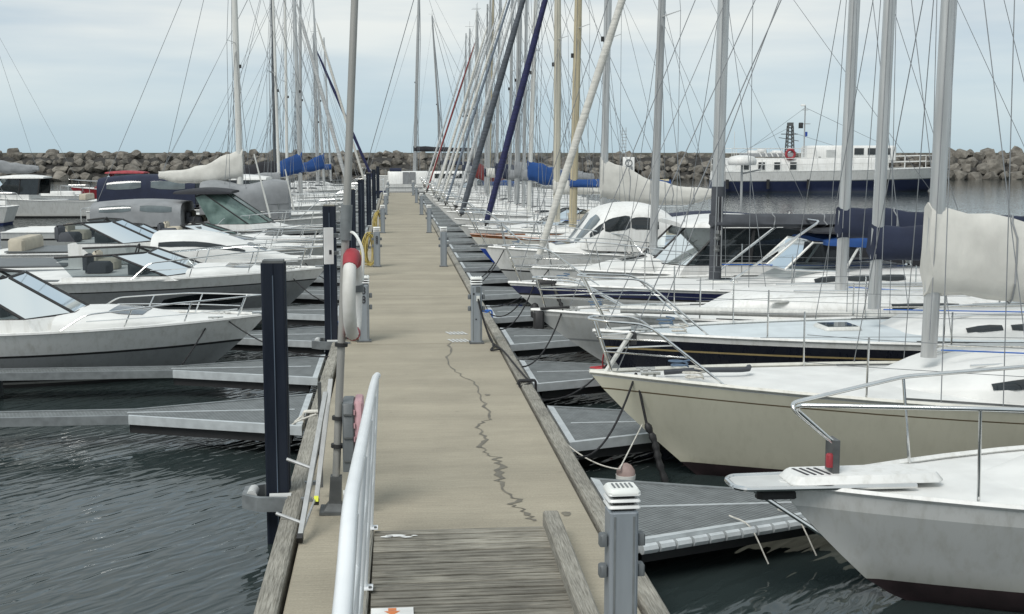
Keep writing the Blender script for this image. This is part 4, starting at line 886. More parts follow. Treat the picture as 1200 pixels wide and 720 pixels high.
m = MB(); m.tube(curve([(.72, -.34, 1.14), (.78, -.44, .95), (.86, -.50, .75), (.92, -.55, .55)], 5), [.022 + .016 * (i % 2) for i in range(16)], 6); m.obj('bow_chain', blackrubber, r4)
m = MB(); m.lathe([(.02, -.13), (.07, -.1), (.075, .06), (.05, .12), (.015, .14)], (.42, -.32, .66), 10); m.obj('fender', blackrubber, r4)
ww = .95
for i, (x, s) in enumerate(((0, 0),)):
    base = [(5.6, -ww, 1.33), (4.65, -ww * .75, 1.36), (4.55, 0, 1.38), (4.65, ww * .75, 1.36), (5.6, ww, 1.33)]; tp = [(5.9, -ww * .92, 1.80), (5.15, -ww * .7, 1.82), (5.1, 0, 1.84), (5.15, ww * .7, 1.82), (5.9, ww * .92, 1.80)]
    fr = MB(); fr.tube(base, .02, 6); fr.tube(tp, .022, 6); wsf = fr.obj('windscreen', steel, r4)
    for k in range(4): MB().add([base[k], base[k + 1], tp[k + 1], tp[k]], [(0, 1, 2, 3)]).obj('pane', glassgrey, wsf)
    for k in range(5): MB().tube([base[k], tp[k]], .022, 6).obj('frame_bar', aluwhite, wsf)
shell(r4, 'sprayhood', cvblue, 5.3, 6.9, lambda u: .10 + .14 * math.sin(math.pi * u), lambda u: .92, lambda u: 1.78 - .1 * u, .6, 8, 11)
MB().tube(bend([(3.75, -.55, 1.15), (5.2, -.8, 2.18), (5.2, .8, 2.18), (3.75, .55, 1.15)], .1), .022, 8).obj('hood_frame', steel, r4)
shell(r4, 'folded_awning', cvblack, 5.1, 8.2, lambda u: .04 + .16 * sm(u * 2.5), lambda u: .8, lambda u: 1.98 - .12 * sm(u * 2.), .5, 10, 11)
# R5 pilothouse motorsailer
r5, h5 = motorboat('white pilothouse boat with dark framed hardtop and slim mast, beyond the navy striped sailboat', 2.62, 24.2, 1, dict(L=9.6, B=3.1, fb=1.08, fs=.95, rake=.9, p=2.0, bands=[(.75, 0), (.72, 2), (.1, 1), (-1, 2)], mats=[white, greyhull, antiblack], crown=(.9, 3.0, .3), cab=(2.35, 4.4, .74), wrake=.75, top=(white, 2.3, .16), czo=.18, glass=glassgrey, canopy=(cvblack, 5.7, 8.9, 1.0), rail=.55, railx=3.0, group=G2))
rig(r5, h5, dict(J=2.5, mh=9.6, mr=.075, rk=1.25, mz=.32, mmat=alugrey, furl=(sailwhite, .075), fx=.22, ft=8.9, spr=[.56], light=False), True)
# R6 arched cruiser
r6, h6 = motorboat('white motor cruiser with arched roof, dark teardrop side windows and navy aft canopy', 2.0, 27.4, 1, dict(L=8.6, B=3.0, fb=1.25, fs=1.0, rake=1.0, p=2.1, bands=[(.60, 0), (.57, 2), (.08, 1), (-1, 2)], mats=[white, greyhull, antiblack], crown=(.7, 2.6, .22), cabin='arch', cab=(1.9, 4.15, 1.02), cabmat=white, canopy=(cvnavy, 4.2, 6.4, .86), canwin=[], well=(9, 9), rail=.58, railx=3.0, group=G2, radar=(6.05, 3.05)))
fl = MB(); fl.grid([[(6.6 + .16 * math.sin(a * .7) + .30 * b, -.2 + .04 * math.sin(b * 7 + a), 1.55 - .36 * a + .32 * (1 - b) * (1 - a * .3)) for a in (0, .5, 1)] for b in (0, .35, .7, 1)]); fl.m = [0, 0, 1, 1, 1, 1]
fo = fl.obj('ensign', [flagyellow, flagblack], r6); MB().tube([(6.55, -.2, 1.0), (6.98, -.2, 2.0)], .012, 6).obj('flag_staff', white, r6)
MB().tube([(7.4, -.3, 1.0), (7.4, -.3, 1.9)], .03, 8).obj('stern_post', white, r6)
# far right rows: (bow x, y, kind, spec)
def sail(y, bx, mx, label, sgn=1, **k):
    J = abs(mx - bx); d = dict(J=J, L=J + random.uniform(5.0, 6.0), B=random.uniform(2.6, 2.95), fb=random.uniform(.98, 1.12), fs=.85, rk=.9, mr=random.uniform(.06, .075), group=G1 if sgn > 0 else G3)
    d.update(k); return sailboat(label, bx, y, sgn, d)
sail(31.0, 2.1, 5.28, 'white sailboat with royal blue bow stripe and tall off white sail cover on its boom', mr=.085, rk=.61, boom=(2.7, 2.28, cvwhite, 'high'), bands=[(.93, 2), (.55, 3), (.1, 0), (0, 1), (-1, 1)], mats=[greyhull, antiblue, white, bluestripe], mh=12.2, spr=[.45, .72])
sail(34.2, 2.1, 4.96, 'sailboat with tan mast and varnished wood coachroof side', mmat=alutan, mr=.10, rk=1.1, coachmat=deckwhite, wood=1, boom=(2.6, 2.5, cvblue, 'slim'), bands=[(.93, 2), (.1, 0), (0, 1), (-1, 1)], mats=[white2, antired, varnish], mh=11.8)
sail(37.5, 2.25, 4.97, 'sailboat with navy furled headsail slanting up from its bow', mmat=alucream, mr=.10, rk=0, furl=(sailnavy, .10), fx=.55, ft=9.3, hs=.80, boom=(2.4, 2.2, cvwhite, 'low'), mh=11.8)
motorboat('low white motorboat with beige canvas between the navy and slate furled sails', 2.15, 40.7, 1, dict(L=6.4, B=2.4, fb=.95, fs=.75, cab=(2.6, 3.8, .5), canopy=(cvbeige, 3.5, 5.8, .55), group=G2))
sail(44.0, 2.15, 4.77, 'sailboat with thick slate grey furled headsail and bright blue sail cover', mmat=aluwhite, mr=.075, rk=1.83, furl=(sailgrey, .11), fx=.25, ft=10.4, boom=(1.45, 2.45, cvblue, 'fat'), mh=12.2)
sail(47.2, 2.0, 4.93, 'sailboat with pale grey furled headsail, just beyond the slate one', furl=(sailsilver, .06), fx=.35, ft=10.5, mh=12, boom=(2.6, 2.4, cvgrey, 'low'))
sail(50.5, 2.0, 5.0, 'sailboat with thick grey mast and steel blue sail beside a white furled one', mr=.095, mmat=alugrey, furl=(sailblue, .052), ft=10.8, mh=12.4, boom=(2.6, 2.4, cvgrey, 'fat'))
sail(53.7, 1.95, 5.0, 'sailboat with slim white furled headsail and thin grey sail cover in the far row', furl=(sailwhite, .055), ft=10.6, mh=12, boom=(2.5, 2.3, cvgrey, 'low'))
sail(57.0, 1.95, 4.68, 'white sailboat with pale grey furled headsail and navy canopy in the far row', furl=(sailsilver, .055), rk=1.26, ft=10.0, mh=11.8, boom=(2.5, 2.3, cvnavy, 'fat'))
sail(60.2, 1.9, 4.55, 'white sailboat with white furled headsail and bare boom in the far row', furl=(sailwhite, .06), ft=9.8, mh=11.2, boom=(2.5, 2.3, cvwhite, 'low'))
sail(63.5, 1.95, 4.83, 'sailboat with tan foot on its mast, far along the right row', furl=(sailsilver, .06), rk=1.5, mmat=alutan, ft=10, mh=12.4, boom=(2.5, 2.2, cvwhite, 'low'))
sail(66.7, 1.95, 4.9, 'far sailboat with slim grey mast and no headsail, in the right row', mmat=alugrey, mr=.06, mh=11.2, boom=(2.4, 2.2, cvnavy, 'low'))
sail(70.0, 1.75, 4.62, 'sailboat with thin red furled headsail and dark red cover far along the right row', furl=(sailred, .045), rk=.8, ft=9.9, mh=10.9, boom=(1.6, 2.0, cvred, 'high'))
sail(73.2, 1.85, 4.8, 'far sailboat with white furled headsail just beyond the red one', furl=(sailwhite, .06), ft=10, mh=11.6, boom=(2.4, 2.2, cvblue, 'low'))
sail(76.5, 1.85, 4.95, 'far sailboat with bare white mast near the pier end', mmat=aluwhite, mr=.06, mh=11.9, boom=(2.4, 2.2, cvblack, 'low'))
sail(79.7, 1.85, 4.75, 'far sailboat with pale grey furled headsail near the pier end', furl=(sailsilver, .06), ft=10, mh=11.2, boom=(2.4, 2.2, cvgrey, 'low'))
motorboat('far white motorboat with blue canopy near the pier end', 2.0, 83.0, 1, dict(L=6.4, B=2.4, fb=.95, fs=.8, cab=(2.3, 4.0, .6), canopy=(cvblue, 3.9, 6.0, .6), group=G2))
sail(88.0, 1.95, 4.86, 'farthest sailboat of the right row, its mast top visible with no headsail', rk=1.56, mh=11.7, boom=(2.4, 2.2, cvnavy, 'low'), stay=True)

# ---- left side
motorboat('small white motorboat with grey lower hull, nearest bow on the left', -1.95, 18.75, -1, dict(L=7.0, B=2.5, fb=.90, fs=.78, rake=1.0, flare=.72, bands=[(.60, 0), (.56, 2), (.16, 1), (.10, 2), (.06, 1), (-1, 2)], mats=[white, midgrey, blackrubber], crown=(.8, 2.9, .2), cab=(2.7, 4.4, .55), rail=.30, railx=2.4, group=G4, outboard=1))
motorboat('large grey hulled motor cruiser with white deck and dark hull window on the left', -1.38, 24.8, -1, dict(L=9.4, B=3.1, fb=1.05, fs=.9, rake=1.1, flare=.70, bands=[(.80, 0), (.775, 2), (.08, 1), (-1, 2)], mats=[white, midgrey, blackrubber], hullwin=(1.1, 2.7, .40, .66), crown=(.5, 2.6, .14), cab=(2.35, 4.6, .40), czo=.06, wrake=1.0, framemat=blackrubber, rail=.42, railx=3.2, group=G4))
motorboat('white sports cruiser with black side stripe and long sloping foredeck on the left', -1.35, 28.2, -1, dict(L=9.2, B=2.8, fb=.98, fs=.86, rake=1.3, flare=.72, bands=[(.72, 0), (.50, 2), (.08, 1), (-1, 2)], mats=[white, greyhull, navystripe], crown=(.5, 3.9, .70), crownwin=[(.30, .42, -.3, .3, glass, 'deck_hatch'), (.42, .95, .60, .74, glass, 'cabin_window'), (.42, .95, -.74, -.60, glass, 'cabin_window')], cab=(3.9, 5.4, .45), czo=.5, wrake=.9, rail=.40, railx=3.8, group=G4))
motorboat('white motorboat with long plain foredeck, on the left beyond the black striped one', -1.6, 32.4, -1, dict(L=8.4, B=2.7, fb=.95, fs=.85, rake=1.1, bands=[(.62, 0), (.58, 2), (.08, 1), (-1, 2)], mats=[white, greyhull, navystripe], crown=(.7, 3.6, .34), cab=(4.0, 5.6, .45), rail=.42, railx=3.4, group=G4))
motorboat('white cruiser with green tinted windscreen under a short black top, on the left', -2.2, 39.8, -1, dict(L=9.6, B=3.1, fb=1.0, fs=.95, rake=1.1, bands=[(.80, 0), (.74, 2), (.1, 1), (-1, 2)], mats=[white, greyhull, antiblack], crown=(.7, 2.6, .26), cab=(1.7, 3.4, .95), wrake=1.35, glass=glassgreen, top=(cvblack, 1.5, .14), sidewin=False, canopy=(cvgrey, 4.3, 7.0, .8), rail=.5, railx=3.0, group=G4))
motorboat('small motorboat with dark hull and white gunwale low on the left behind the second pile', -1.75, 36.2, -1, dict(L=6.2, B=2.3, fb=.92, fs=.78, bands=[(.78, 0), (.1, 1), (-1, 1)], mats=[white, blackhull], crown=(.6, 2.6, .16), cab=(2.8, 3.8, .32), rail=.35, railx=2.0, group=G4, outboard=1))
sail(44.0, -2.1, -5.34, 'sailboat under a grey tent cover with white sail boot on its mast, left', -1, mr=.10, rk=.2, mmat=aluwhite, tent=(cvgrey, 1.55, 4.5, 1.45), boom=(2.6, 2.55, cvwhite, 'high'), mh=12.5, hs=.95)
motorboat('white motorboat with grey hull and open white wheelhouse, left middle distance', -2.0, 47.6, -1, dict(L=8.2, B=2.8, fb=1.1, fs=.9, cab=(2.0, 4.2, .75), top=(white, 2.0, .16), bands=[(.72, 0), (.1, 1), (-1, 2)], mats=[white, midgrey, antiblack], group=G4))
motorboat('white hardtop motor cruiser with navy awning, behind the grey tent cover', -2.2, 51.0, -1, dict(L=9.8, B=3.1, fb=1.25, fs=1.05, cab=(2.2, 5.2, .95), top=(white, 3.4, .2), canopy=(cvnavy, 5.6, 9.4, 1.3), group=G4))
sail(54.0, -1.95, -4.9, 'sailboat with thin white mast left of the fourth dark pile', -1, mmat=aluwhite, mr=.06, rk=.5, mh=11.8, boom=(2.4, 2.2, cvgrey, 'low'))
sail(57.0, -2.0, -5.39, 'sailboat with slim dark mast and black boom canopy on the left', -1, mmat=aludark, mr=.065, rk=-.47, boom=(2.6, 2.4, cvblack, 'fat'), tent=(cvblack, 3.6, 6.5, 1.2), mh=12.2)
sail(60.0, -1.85, -4.43, 'sailboat with white furled headsail and blue triangular sail cover on the left', -1, mmat=alu, mr=.09, rk=.72, furl=(sailsilver, .09), fx=.2, ft=10.8, boom=(2.6, 2.45, cvblue, 'high'), mh=12.4)
sail(64.0, -2.0, -5.44, 'sailboat with plain slim white mast on the left', -1, mmat=aluwhite, mr=.07, rk=-.6, boom=(2.4, 2.2, cvwhite, 'low'), mh=12.2)
sail(68.0, -1.9, -5.0, 'sailboat with thin grey mast and white sail cover between left masts', -1, mmat=alugrey, mr=.055, rk=.8, mh=11.4, boom=(2.3, 2.3, cvwhite, 'low'))
sail(72.0, -2.0, -5.38, 'sailboat with grey mast close beside the thicker one on the left', -1, mmat=alugrey, mr=.085, rk=-1.2, boom=(2.4, 2.3, cvgrey, 'low'), mh=12.6)
sail(80.0, -1.7, -4.39, 'sailboat with white furled headsail and small blue sail cover at left far end', -1, rk=2.3, furl=(sailwhite, .08), fx=.1, ft=12, boom=(2.3, 2.4, cvblue, 'high'), mh=13.2, hs=.93)
sail(88.0, -1.25, -5.36, 'sailboat with navy furled headsail crossing a white one at left far end', -1, rk=.4, furl=(sailnavy, .10), fx=.1, ft=10.9, boom=(2.3, 2.2, cvblue, 'low'), mh=11.6, L=9.4)
sail(95.5, -2.0, -4.75, 'farthest left sailboat with mast top visible below its neighbours', -1, rk=1.74, boom=(2.3, 2.2, cvblue, 'low'), mh=12.0)
sail(83.8, -2.1, -5.0, 'small white masted sailboat between the far left headsails', -1, rk=.5, mh=10.5, boom=(2.3, 2.2, cvwhite, 'low'))
for p0, p1, lab in (((-3.87, 39.2, .9), (-4.32, 39.2, 2.88), 'slanting white whip aerial beside the grey tent cover'), ((-3.45, 43.2, .95), (-3.72, 43.2, 2.36), 'shorter white whip aerial right of the grey tent cover')):
    o = MB().tube([p0, p1], [.035, .022], 7).obj('whip_aerial', aluwhite); tag(o, lab, 'aerial')
# a second row beyond, on its own pontoon at the far left
for i, (y, kind) in enumerate(((46, 'm'), (53, 's'), (60, 's'), (67, 'm'), (75, 's'), (83, 'm'))):
    if kind == 's': sail(y, -27 + i * .2, -23.5, ['', 'sailboat in the outer left row with navy sail cover', 'sailboat in the outer left row with white sail cover', '', 'sailboat in the outer left row with grey sail cover, farthest back', ''][i], 1, boom=(2.6, 2.4, [cvnavy, cvnavy, cvwhite, cvblue, cvgrey, cvblue][i], 'fat'), mh=11.5, group='boats in the outer left row')
    else: motorboat(['white motorboat in the outer left row with navy canopy', '', '', 'white motorboat in the outer left row with white hardtop', '', 'motorboat with red wheelhouse at far left before the boulders'][i], -26 + i, y, 1, dict(L=7.5, B=2.7, cabmat=cvred if i == 5 else white, cab=(1.8, 4.0, .85), top=(redmat if i == 5 else white, 2.2, .16), canopy=(cvnavy, 4.2, 7, .9) if i == 0 else None, bands=[(.1, 0), (-1, 1)], mats=[redmat if i == 5 else white, antiblack], group='boats in the outer left row'))
pier2 = thing('outer_pontoon', 'low concrete pontoon holding the outer row of boats at far left', 'pontoon', (-29, 66, 0))
MB().box((0, 0, -.25), (2.2, 52, .5)).obj('concrete_deck', concrete, pier2); MB().box((1.16, 0, -.1), (.14, 52, .22)).obj('kerb_beam', timber, pier2); MB().box((-1.16, 0, -.1), (.14, 52, .22)).obj('kerb_beam', timber, pier2)

# ---- mooring ropes, buoy
K = 1.64
def bowpt(root, h, x, s, dz=.03): w, z = h.deck(x); p = root.matrix_basis @ Vector((x, s * (w - .08), z + dz)); return p
for nm, r_, h_, col, q in (('the cream sailboat', r1, h1, ropeblack, 1), ('the black hulled sailboat', r2, h2, ropewhite, 1), ('the pale grey sailboat', r3, h3, ropeblack, 1), ('the navy striped sailboat', r4, h4, ropeblack, 1), ('the pilothouse boat', r5, h5, ropeblue, 1), ('the arched cruiser', r6, h6, ropeblack, 1)):
    for s in ((-1, 1) if r_ in (r4, r6) else (-1,)):
        a = bowpt(r_, h_, .45, s); b = (K + .07, a.y + s * random.uniform(.5, 1.1) + (.0 if s > 0 else -.1), .02)
        rope(a, b, random.uniform(.12, .3), col if s > 0 else ropeblack, f'mooring rope from {"far" if s > 0 else "near"} side of the bow of {nm} to the kerb')
o = thing('snubber_line', 'black bow line with thick rubber snubber hanging down beside the cream hull', 'rope')
a = bowpt(r1, h1, .45, -1); b = Vector((a.x + .10, a.y - .08, .18)); c = Vector((a.x + .30, a.y - .22, WZ - .05))
MB().tube([a, b], .014, 6).obj('line', ropeblack, o); MB().tube(curve([b, b.lerp(c, .3) + Vector((.02, 0, 0)), b.lerp(c, .6) + Vector((-.0, 0, 0)), c], 6), [.02 + .022 * abs(math.sin(i * 1.1)) for i in range(19)], 8).obj('rubber_snubber', blackrubber, o)
by = thing('mooring_buoy', 'faded pinkish brown buoy floating between the nearest finger and cream hull', 'buoy', (2.2, 11.45, -.2))
m = MB(); m.lathe([(.02, -.16), (.07, -.15), (.09, -.08), (.095, 0), (.09, .06), (.055, .11), (.02, .13)], n=16); m.obj('float', orangebuoy, by); MB().lathe([(.0955, -.02), (.0975, .02)], n=16).obj('band', pedwhite, by)
rope((2.12, 11.35, -.1), (K + .05, 11.9, .02), .05, ropewhite, 'thin white line from the pinkish buoy to the kerb', .007)
rope((2.12, 11.35, -.1), (2.5, 12.15, .15), .0, ropewhite, 'short white line from the pinkish buoy up to the cream hull', .007)
m = MB(); m.tube(curve([(2.62, 15.05, .50), (2.60, 15.15, .30), (2.66, 15.35, .02), (2.78, 15.7, -.2), (2.8, 16.2, -.03), (2.7, 16.35, -.02), (2.85, 16.42, -.02), (2.66, 16.5, -.02), (2.9, 16.6, -.02)], 6), .010, 6); tag(m.obj('mooring_rope', ropered), 'red rope hanging from a bow and coiled on the third finger jetty', 'rope')
def rope_wrap(x, y, mat, lbl, w=.2):
    t = thing('rope_coil', lbl, 'rope', (x, y, 0), 0, 'ropes wound round the kerb')
    for k in range(3): MB().tube(bend([(-w * .55, k * .035, -.14), (-w * .55, k * .035 + .01, .05), (w * .55, k * .035 + .02, .05), (w * .55, k * .035, -.14)], .03), .013, 6).obj('turn', mat, t)
    MB().tube(curve([(-w * .5, .05, .02), (-w * .9, .1, -.05), (-w * 1.3, -.05, -.1), (-w * .8, -.12, -.02), (w * .2, -.1, .05)], 4), .012, 6).obj('tail', mat, t)
rope_wrap(-.92, 13.55, ropewhite, 'pale rope wound round the left kerb beyond the ladder'); rope_wrap(1.65, 15.2, ropeblack, 'dark rope wound round the right kerb near the third finger jetty')
rope_wrap(1.65, 22.2, ropeblue, 'blue rope wound round the right kerb beyond second pedestal'); rope_wrap(-.92, 20.9, ropeblue, 'blue rope wound round the left kerb behind nearest left pedestal')
for y0, sx_, lab in ((18.75, -2.5, 'white'), (24.8, -2.0, 'grey'), (28.2, -2.0, 'striped')):
    rope((sx_, y0 - .3, .45), (-.95, y0 - 1.3, .03), .15, ropeblack, f'dark mooring rope from the {lab} left motorboat bow to the kerb')
rope((-2.75, 18.4, .42), (-3.0, 17.5, -.05), .02, ropeblack, 'dark line hanging from the small white motorboat bow down to its finger', .012)

# ------------------------------------------------------------------ boat moored across the pier end
hb = thing('houseboat', 'white slab sided boat moored across the pier end with grey double doors', 'houseboat', (-.5, 96.0, WZ))
m = MB(); m.rings([[(0, -1.6, -.3), (9.2, -1.6, -.3), (10.2, 0, -.3), (9.2, 1.6, -.3), (0, 1.6, -.3)], [(0, -1.75, 1.0), (9.3, -1.75, 1.0), (10.9, 0, 1.1), (9.3, 1.75, 1.0), (0, 1.75, 1.0)]]); m.obj('hull', white, hb, .5)
MB().bbox((1.6, 0, 1.35), (3.1, 3.2, 1.2), .06).obj('aft_cabin', white, hb); MB().bbox((5.4, 0, 1.5), (4.2, 2.9, .9), .15).obj('fore_cabin', white, hb)
MB().box((5.3, -1.46, 1.62), (3.4, .03, .34)).obj('window', glass, hb); MB().box((4.6, -1.47, 1.62), (.06, .035, .34)).obj('window_bar', white, hb); MB().box((6.0, -1.47, 1.62), (.06, .035, .34)).obj('window_bar', white, hb)
for x in (1.42, 1.92): MB().box((x, -1.63, 1.42), (.46, .05, 1.0)).obj('door', cvgrey, hb)
for z in (.45, .75, 1.02): MB().box((1.8, -1.74, z), (3.6, .03, .02)).obj('panel_joint', galv, hb)
MB().box((3.0, -1.73, .32), (5.8, .06, .1)).obj('rubbing_strake', blackrubber, hb)
MB().tube([(.2, -1.0, 2.05), (1.1, -1.0, 2.05)], .16, 10).obj('rolled_canvas', cvnavy, hb)
gate = thing('end_railing', 'white tubular railing at the far left corner of the pier', 'railing', (-.75, 89, 0))
for yy in (0, 1.3, 2.6): MB().tube([(0, yy, 0), (0, yy, 1.05)], .03, 6).obj('post', railwhite, gate)
for z in (.55, 1.05): MB().tube([(-.9, -1.2, z * .8), (0, 0, z), (0, 2.6, z)], .025, 6).obj('rail', railwhite, gate)
# end yacht with navy boom cover
yb, hy = sailboat('big yacht beyond the pier end with tall mast and navy boom cover', -2.6, 105, 1, dict(L=14, B=3.9, fb=1.5, fs=1.2, J=4.3, mh=18.5, mr=.13, rk=2.0, mmat=alugrey, fx=.1, ft=17.6, sr=.03, boom=(5.2, 3.6, cvblack, 'low'), spr=[.38, .66], rz=0, wr=.012, group='boats beyond the pier end'))
sailboat('thin masted sailboat beyond the pier end with black running backstay', 1.5, 113, 1, dict(L=9.5, B=2.9, J=3.0, mh=15.6, mr=.09, rk=-3.3, mmat=alugrey, fx=.1, spr=[.5], boom=(2.6, 2.4, cvnavy, 'low'), wr=.02, rz=0, group='boats beyond the pier end'))

# ------------------------------------------------------------------ breakwater
bwk = thing('breakwater', 'long breakwater of big dark boulders behind the harbour', 'breakwater', (0, 0, 0))
m = MB(); rows = []
for i in range(60):
    x = -140 + i * 300 / 59; rows.append([(x, 147.5, -3.), (x, 152, WZ), (x, 156.5, 2.35), (x, 160, 2.5), (x, 172, -3)])
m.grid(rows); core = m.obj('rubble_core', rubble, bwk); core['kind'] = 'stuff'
m = MB(); m.box((30, 161.5, 1.9), (160, 1.4, 2.15)); m.obj('crest_wall', concside, bwk)
def stone(seed):
    import bmesh
    b = bmesh.new(); r_ = random.Random(seed)
    for _ in range(24):
        p = Vector((r_.gauss(0, 1), r_.gauss(0, 1), r_.gauss(0, 1))).normalized(); q = max(abs(p.x), abs(p.y), abs(p.z)); b.verts.new(p * (.55 + .45 / q * .85) * r_.uniform(.84, 1.06))
    r = bmesh.ops.convex_hull(b, input=b.verts); bmesh.ops.delete(b, geom=[g for g in r['geom_interior'] if isinstance(g, bmesh.types.BMVert)], context='VERTS')
    me = bpy.data.meshes.new('boulder'); b.to_mesh(me); b.free(); me.materials.append(rock)
    me.polygons.foreach_set('use_smooth', [True] * len(me.polygons)); me.set_sharp_from_angle(angle=.55); return me
meshes = [stone(i) for i in range(10)]
rr = random.Random(11); spots = []
for row, (yy, zz, s0) in enumerate(((152.0, -.1, 1.0), (153.6, .85, .95), (155.2, 1.6, .9), (156.8, 2.25, .85), (158.6, 2.62, .85))):
    x = -48 + rr.uniform(0, 2)
    while x < 72:
        s = s0 * .86 * rr.choice((.5, .65, .8, .9, 1, 1.25)); spots.append((x + s, yy + rr.uniform(-.5, .5), zz + rr.uniform(-.35, .3) - (.35 if (row == 4 and x > 4) else 0), s)); x += s * 1.75
rr.shuffle(spots)
big = spots[:300]; rest = spots[300:]
for x, y, z, s in big:
    o = bpy.data.objects.new('boulder', rr.choice(meshes)); COL.objects.link(o); o.parent = bwk; o.location = (x, y, z); o.scale = (s * rr.uniform(.95, 1.3), s, s * rr.uniform(.72, .95)); o.rotation_euler = (rr.uniform(-.5, .5), rr.uniform(-.5, .5), rr.uniform(0, 6.3))
def joined(spots_):
    m = MB()
    for x, y, z, s in spots_:
        me = rr.choice(meshes); rot = Matrix.Rotation(rr.uniform(0, 6.3), 3, 'Z') @ Matrix.Rotation(rr.uniform(-.5, .5), 3, 'X')
        m.add([rot @ (v.co * s) + Vector((x, y, z)) for v in me.vertices], [tuple(p.vertices) for p in me.polygons])
    o = m.obj('boulder_fill', rock, bwk, .5); o['kind'] = 'stuff'
far = []
for x0, x1 in ((-135, -48), (72, 150)):
    for yy, zz in ((152, -.1), (153.6, .85), (155.2, 1.6), (156.8, 2.2), (158.4, 2.6)):
        x = x0
        while x < x1: s = rr.uniform(.7, 1.35); far.append((x, yy + rr.uniform(-.4, .4), zz + rr.uniform(-.3, .2), s)); x += s * 1.8
joined(rest + far)
# harbour mark
hm = thing('harbour_marker', 'white panel with round mark and lattice topmark before the breakwater', 'marker', (19.9, 104, 0))
MB().tube([(0, 0, -1), (0, 0, 1.2)], .06, 8).obj('post', alugrey, hm); MB().bbox((0, -.08, 1.95), (1.0, .14, 1.3), .02).obj('panel', white, hm)
MB().tube([(.28 * math.cos(a * .393), -.17, 2.1 + .28 * math.sin(a * .393)) for a in range(16)], .04, 6, closed=True).obj('round_mark', galv, hm)
for x, z in ((-.25, 1.62), (.25, 1.62)): MB().box((x, -.17, z), (.14, .05, .36)).obj('signal_lamp', cvgrey, hm)
m = MB()
for s in (-1, 1): m.tube([(-.4 + s * .16, 0, 2.6), (-.4 + s * .16, 0, 5.1)], .025, 5)
for k in range(8): m.tube([(-.62, 0, 2.9 + k * .27), (-.18, 0, 2.9 + k * .27)], .025, 5)
m.obj('lattice', alugrey, hm)

# ------------------------------------------------------------------ workboat at the right
h = Hull(20.7, 5.6, 2.1, 1.75, 1.6, 2.2, .45, .85, -.3, .86)
wb = thing('workboat', 'navy hulled workboat with white deckhouse, lattice mast and red lifebuoy', 'workboat', (48.9, 106, WZ), math.pi)
build_hull(h, wb, [(.56, 3), (.52, 1), (.0, 0), (-1, 2)], [navyhull, galv, navyhull, white], deckgrey, white)
def wx(px): return px
m = MB(); m.bbox((12.9, 0, 2.2), (13.6, 4.0, 1.45), .12); dh = m.obj('deckhouse', white, wb)
for x in (15.2, 16.6, 18.0, 19.4):
    f = MB().bbox((x - .6, 2.02, 2.25), (.75, .05, .80), .02).obj('window', white, dh); MB().bbox((x - .6, 2.05, 2.25), (.58, .03, .64), .01).obj('pane', glass, f)
m = MB(); m.bbox((9.0, 0, 3.35), (7.4, 3.6, 1.3), .15); wh = m.obj('wheelhouse', white, wb)
for x in (3.2, 4.4): MB().bbox((x + 3.9, 1.83, 2.25), (.5, .05, .6), .02).obj('window', glass, dh)
for x in (17.8, 15.6): m = MB(); m.bbox((x, .6, 3.3), (.9, .7, .55), .1); m.obj('deck_locker', white, dh)
m = MB(); m.tube([(14.3, 0, 5.2), (10.0, 0, 3.9)], .02, 4); m.tube([(14.3, 0, 5.6), (19.5, 0, 3.0)], .02, 4); m.tube([(13.0, 0, 7.3), (20.4, 0, 1.9)], .02, 4); m.tube([(13.0, 0, 7.3), (5.6, 0, 4.0)], .02, 4); m.obj('mast_stay', wire, wb)
MB().lathe([(.35, 0), (.35, .12)], (16.9, -.3, 3.5), 12).obj('roof_vent', white, dh); MB().tube([(19.6, 1.2, 2.9), (19.6, 1.2, 5.2)], .025, 5).obj('whip_aerial', white, dh)
for x in (6.3, 7.5, 8.7): MB().bbox((x, 1.82, 3.5), (.85, .05, .55), .02).obj('window', glass, wh)
dr = MB().box((11.2, 1.82, 3.15), (.85, .04, .95)).obj('door', deckgrey, wh)
MB().lathe([(.12, 0), (.12, .03)], (12.2, 1.8, 3.0), 10).obj('porthole', glass, wh)
m = MB(); m.bbox((16.4, 0, 3.2), (4.2, 2.4, .35), .08); m.obj('deck_canvas', cvgrey, dh)
for k in range(5): MB().box((15.3 + k * .5, 1.23, 3.25), (.1, .06, .5), 0, 0, 0, .6).obj('canvas_strap', paper, dh)
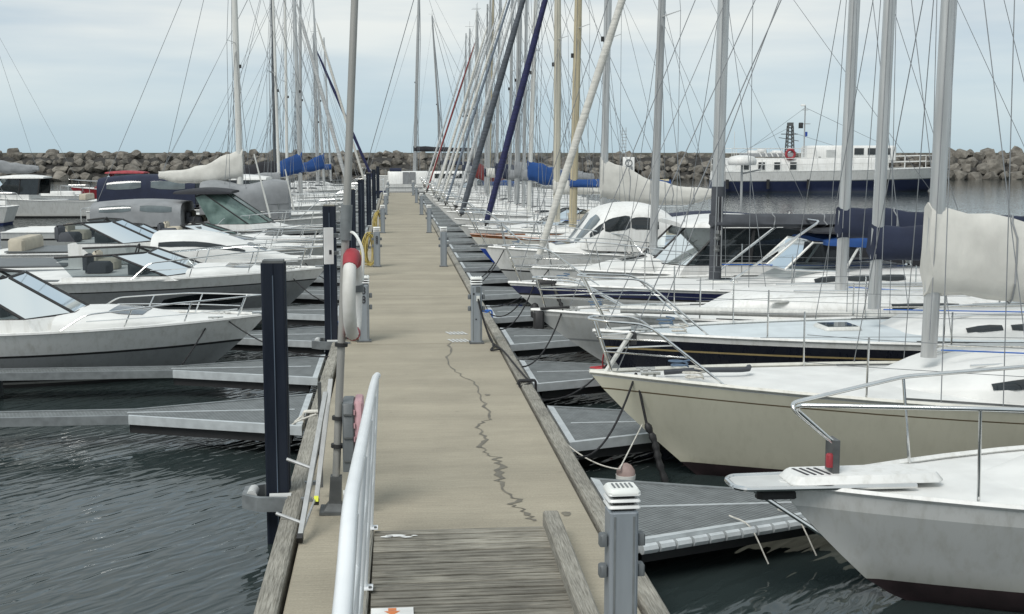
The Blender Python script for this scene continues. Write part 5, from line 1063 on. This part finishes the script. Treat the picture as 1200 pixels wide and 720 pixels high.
for sd in (-1, 1):
    for z in (2.35, 2.85):
        MB().tube([(x, sd * (h.deck(x)[0] - .1), h.deck(x)[1] - 1.75 + z + .0) for x in [1.5 + i * 1.6 for i in range(13)]], .03, 5).obj('rail', white, wb)
    for i in range(13):
        x = 1.5 + i * 1.6; MB().tube([(x, sd * (h.deck(x)[0] - .1), h.deck(x)[1] - .02), (x, sd * (h.deck(x)[0] - .1), h.deck(x)[1] + 1.1)], .03, 5).obj('rail_post', white, wb)
    for z in (3.35, 3.75): MB().tube([(12.6, sd * 1.95, z), (20.0, sd * 1.95, z)], .025, 5).obj('roof_rail', white, wb)
    for i in range(6): MB().tube([(12.6 + i * 1.48, sd * 1.95, 3.0), (12.6 + i * 1.48, sd * 1.95, 3.75)], .025, 5).obj('roof_rail_post', white, wb)
MB().tube([(14.9 + .38 * math.cos(a * .35), 2.1, 3.25 + .38 * math.sin(a * .35)) for a in range(18)], .11, 8, closed=True).obj('red_lifebuoy', redmat, wb)
lt = MB()
for a, b in ((-1, -1), (1, -1), (1, 1), (-1, 1)): lt.tube([(14.3 + a * .32, b * .32, 3.0), (14.3 + a * .2, b * .2, 5.7)], .06, 5)
for k in range(8):
    z = 3.2 + k * .32; w = .32 - .12 * k / 8
    for a, b, c, d in ((-1, -1, 1, -1), (1, -1, 1, 1), (1, 1, -1, 1), (-1, 1, -1, -1)): lt.tube([(14.3 + a * w, b * w, z), (14.3 + c * w, d * w, z + .3)], .035, 4)
lt.tube([(13.6, 0, 5.0), (15.1, 0, 5.0)], .04, 5); lt.tube([(13.5, 0, 4.4), (15.3, 0, 4.7)], .03, 5); lt.box((14.3, 0, 5.85), (.45, .45, .3)); lt.obj('lattice_mast', galvdark, wb)
ms = MB(); ms.tube([(13.0, 0, 3.0), (13.0, 0, 7.5)], .06, 6); ms.tube([(12.5, 0, 5.9), (13.5, 0, 5.9)], .04, 5); ms.tube([(12.7, 0, 7.1), (13.3, 0, 7.1)], .03, 5); po = ms.obj('signal_mast', alugrey, wb)
MB().bbox((13.35, 0, 5.75), (.35, .3, .5), .05).obj('horn', blackrubber, po); MB().bbox((13.2, 0, 7.5), (.4, .2, .15), .04).obj('mast_lamp', white, po); MB().box((12.85, .05, 5.0), (.2, .02, .4)).obj('pennant', bluestripe, po)
MB().lathe([(.4, 0), (.45, .1), (.4, .3)], (16.8, 0, 3.4), 14).obj('liferaft_drum', white, wb)
for x in (20.5, 17, 13.5, 10, 6.5): MB().tube([(x, h.deck(x)[0] * .99 + .12, .3), (x, h.deck(x)[0] * 1.0 + .12, 1.1)], .14, 8).obj('fender', blackrubber, wb)
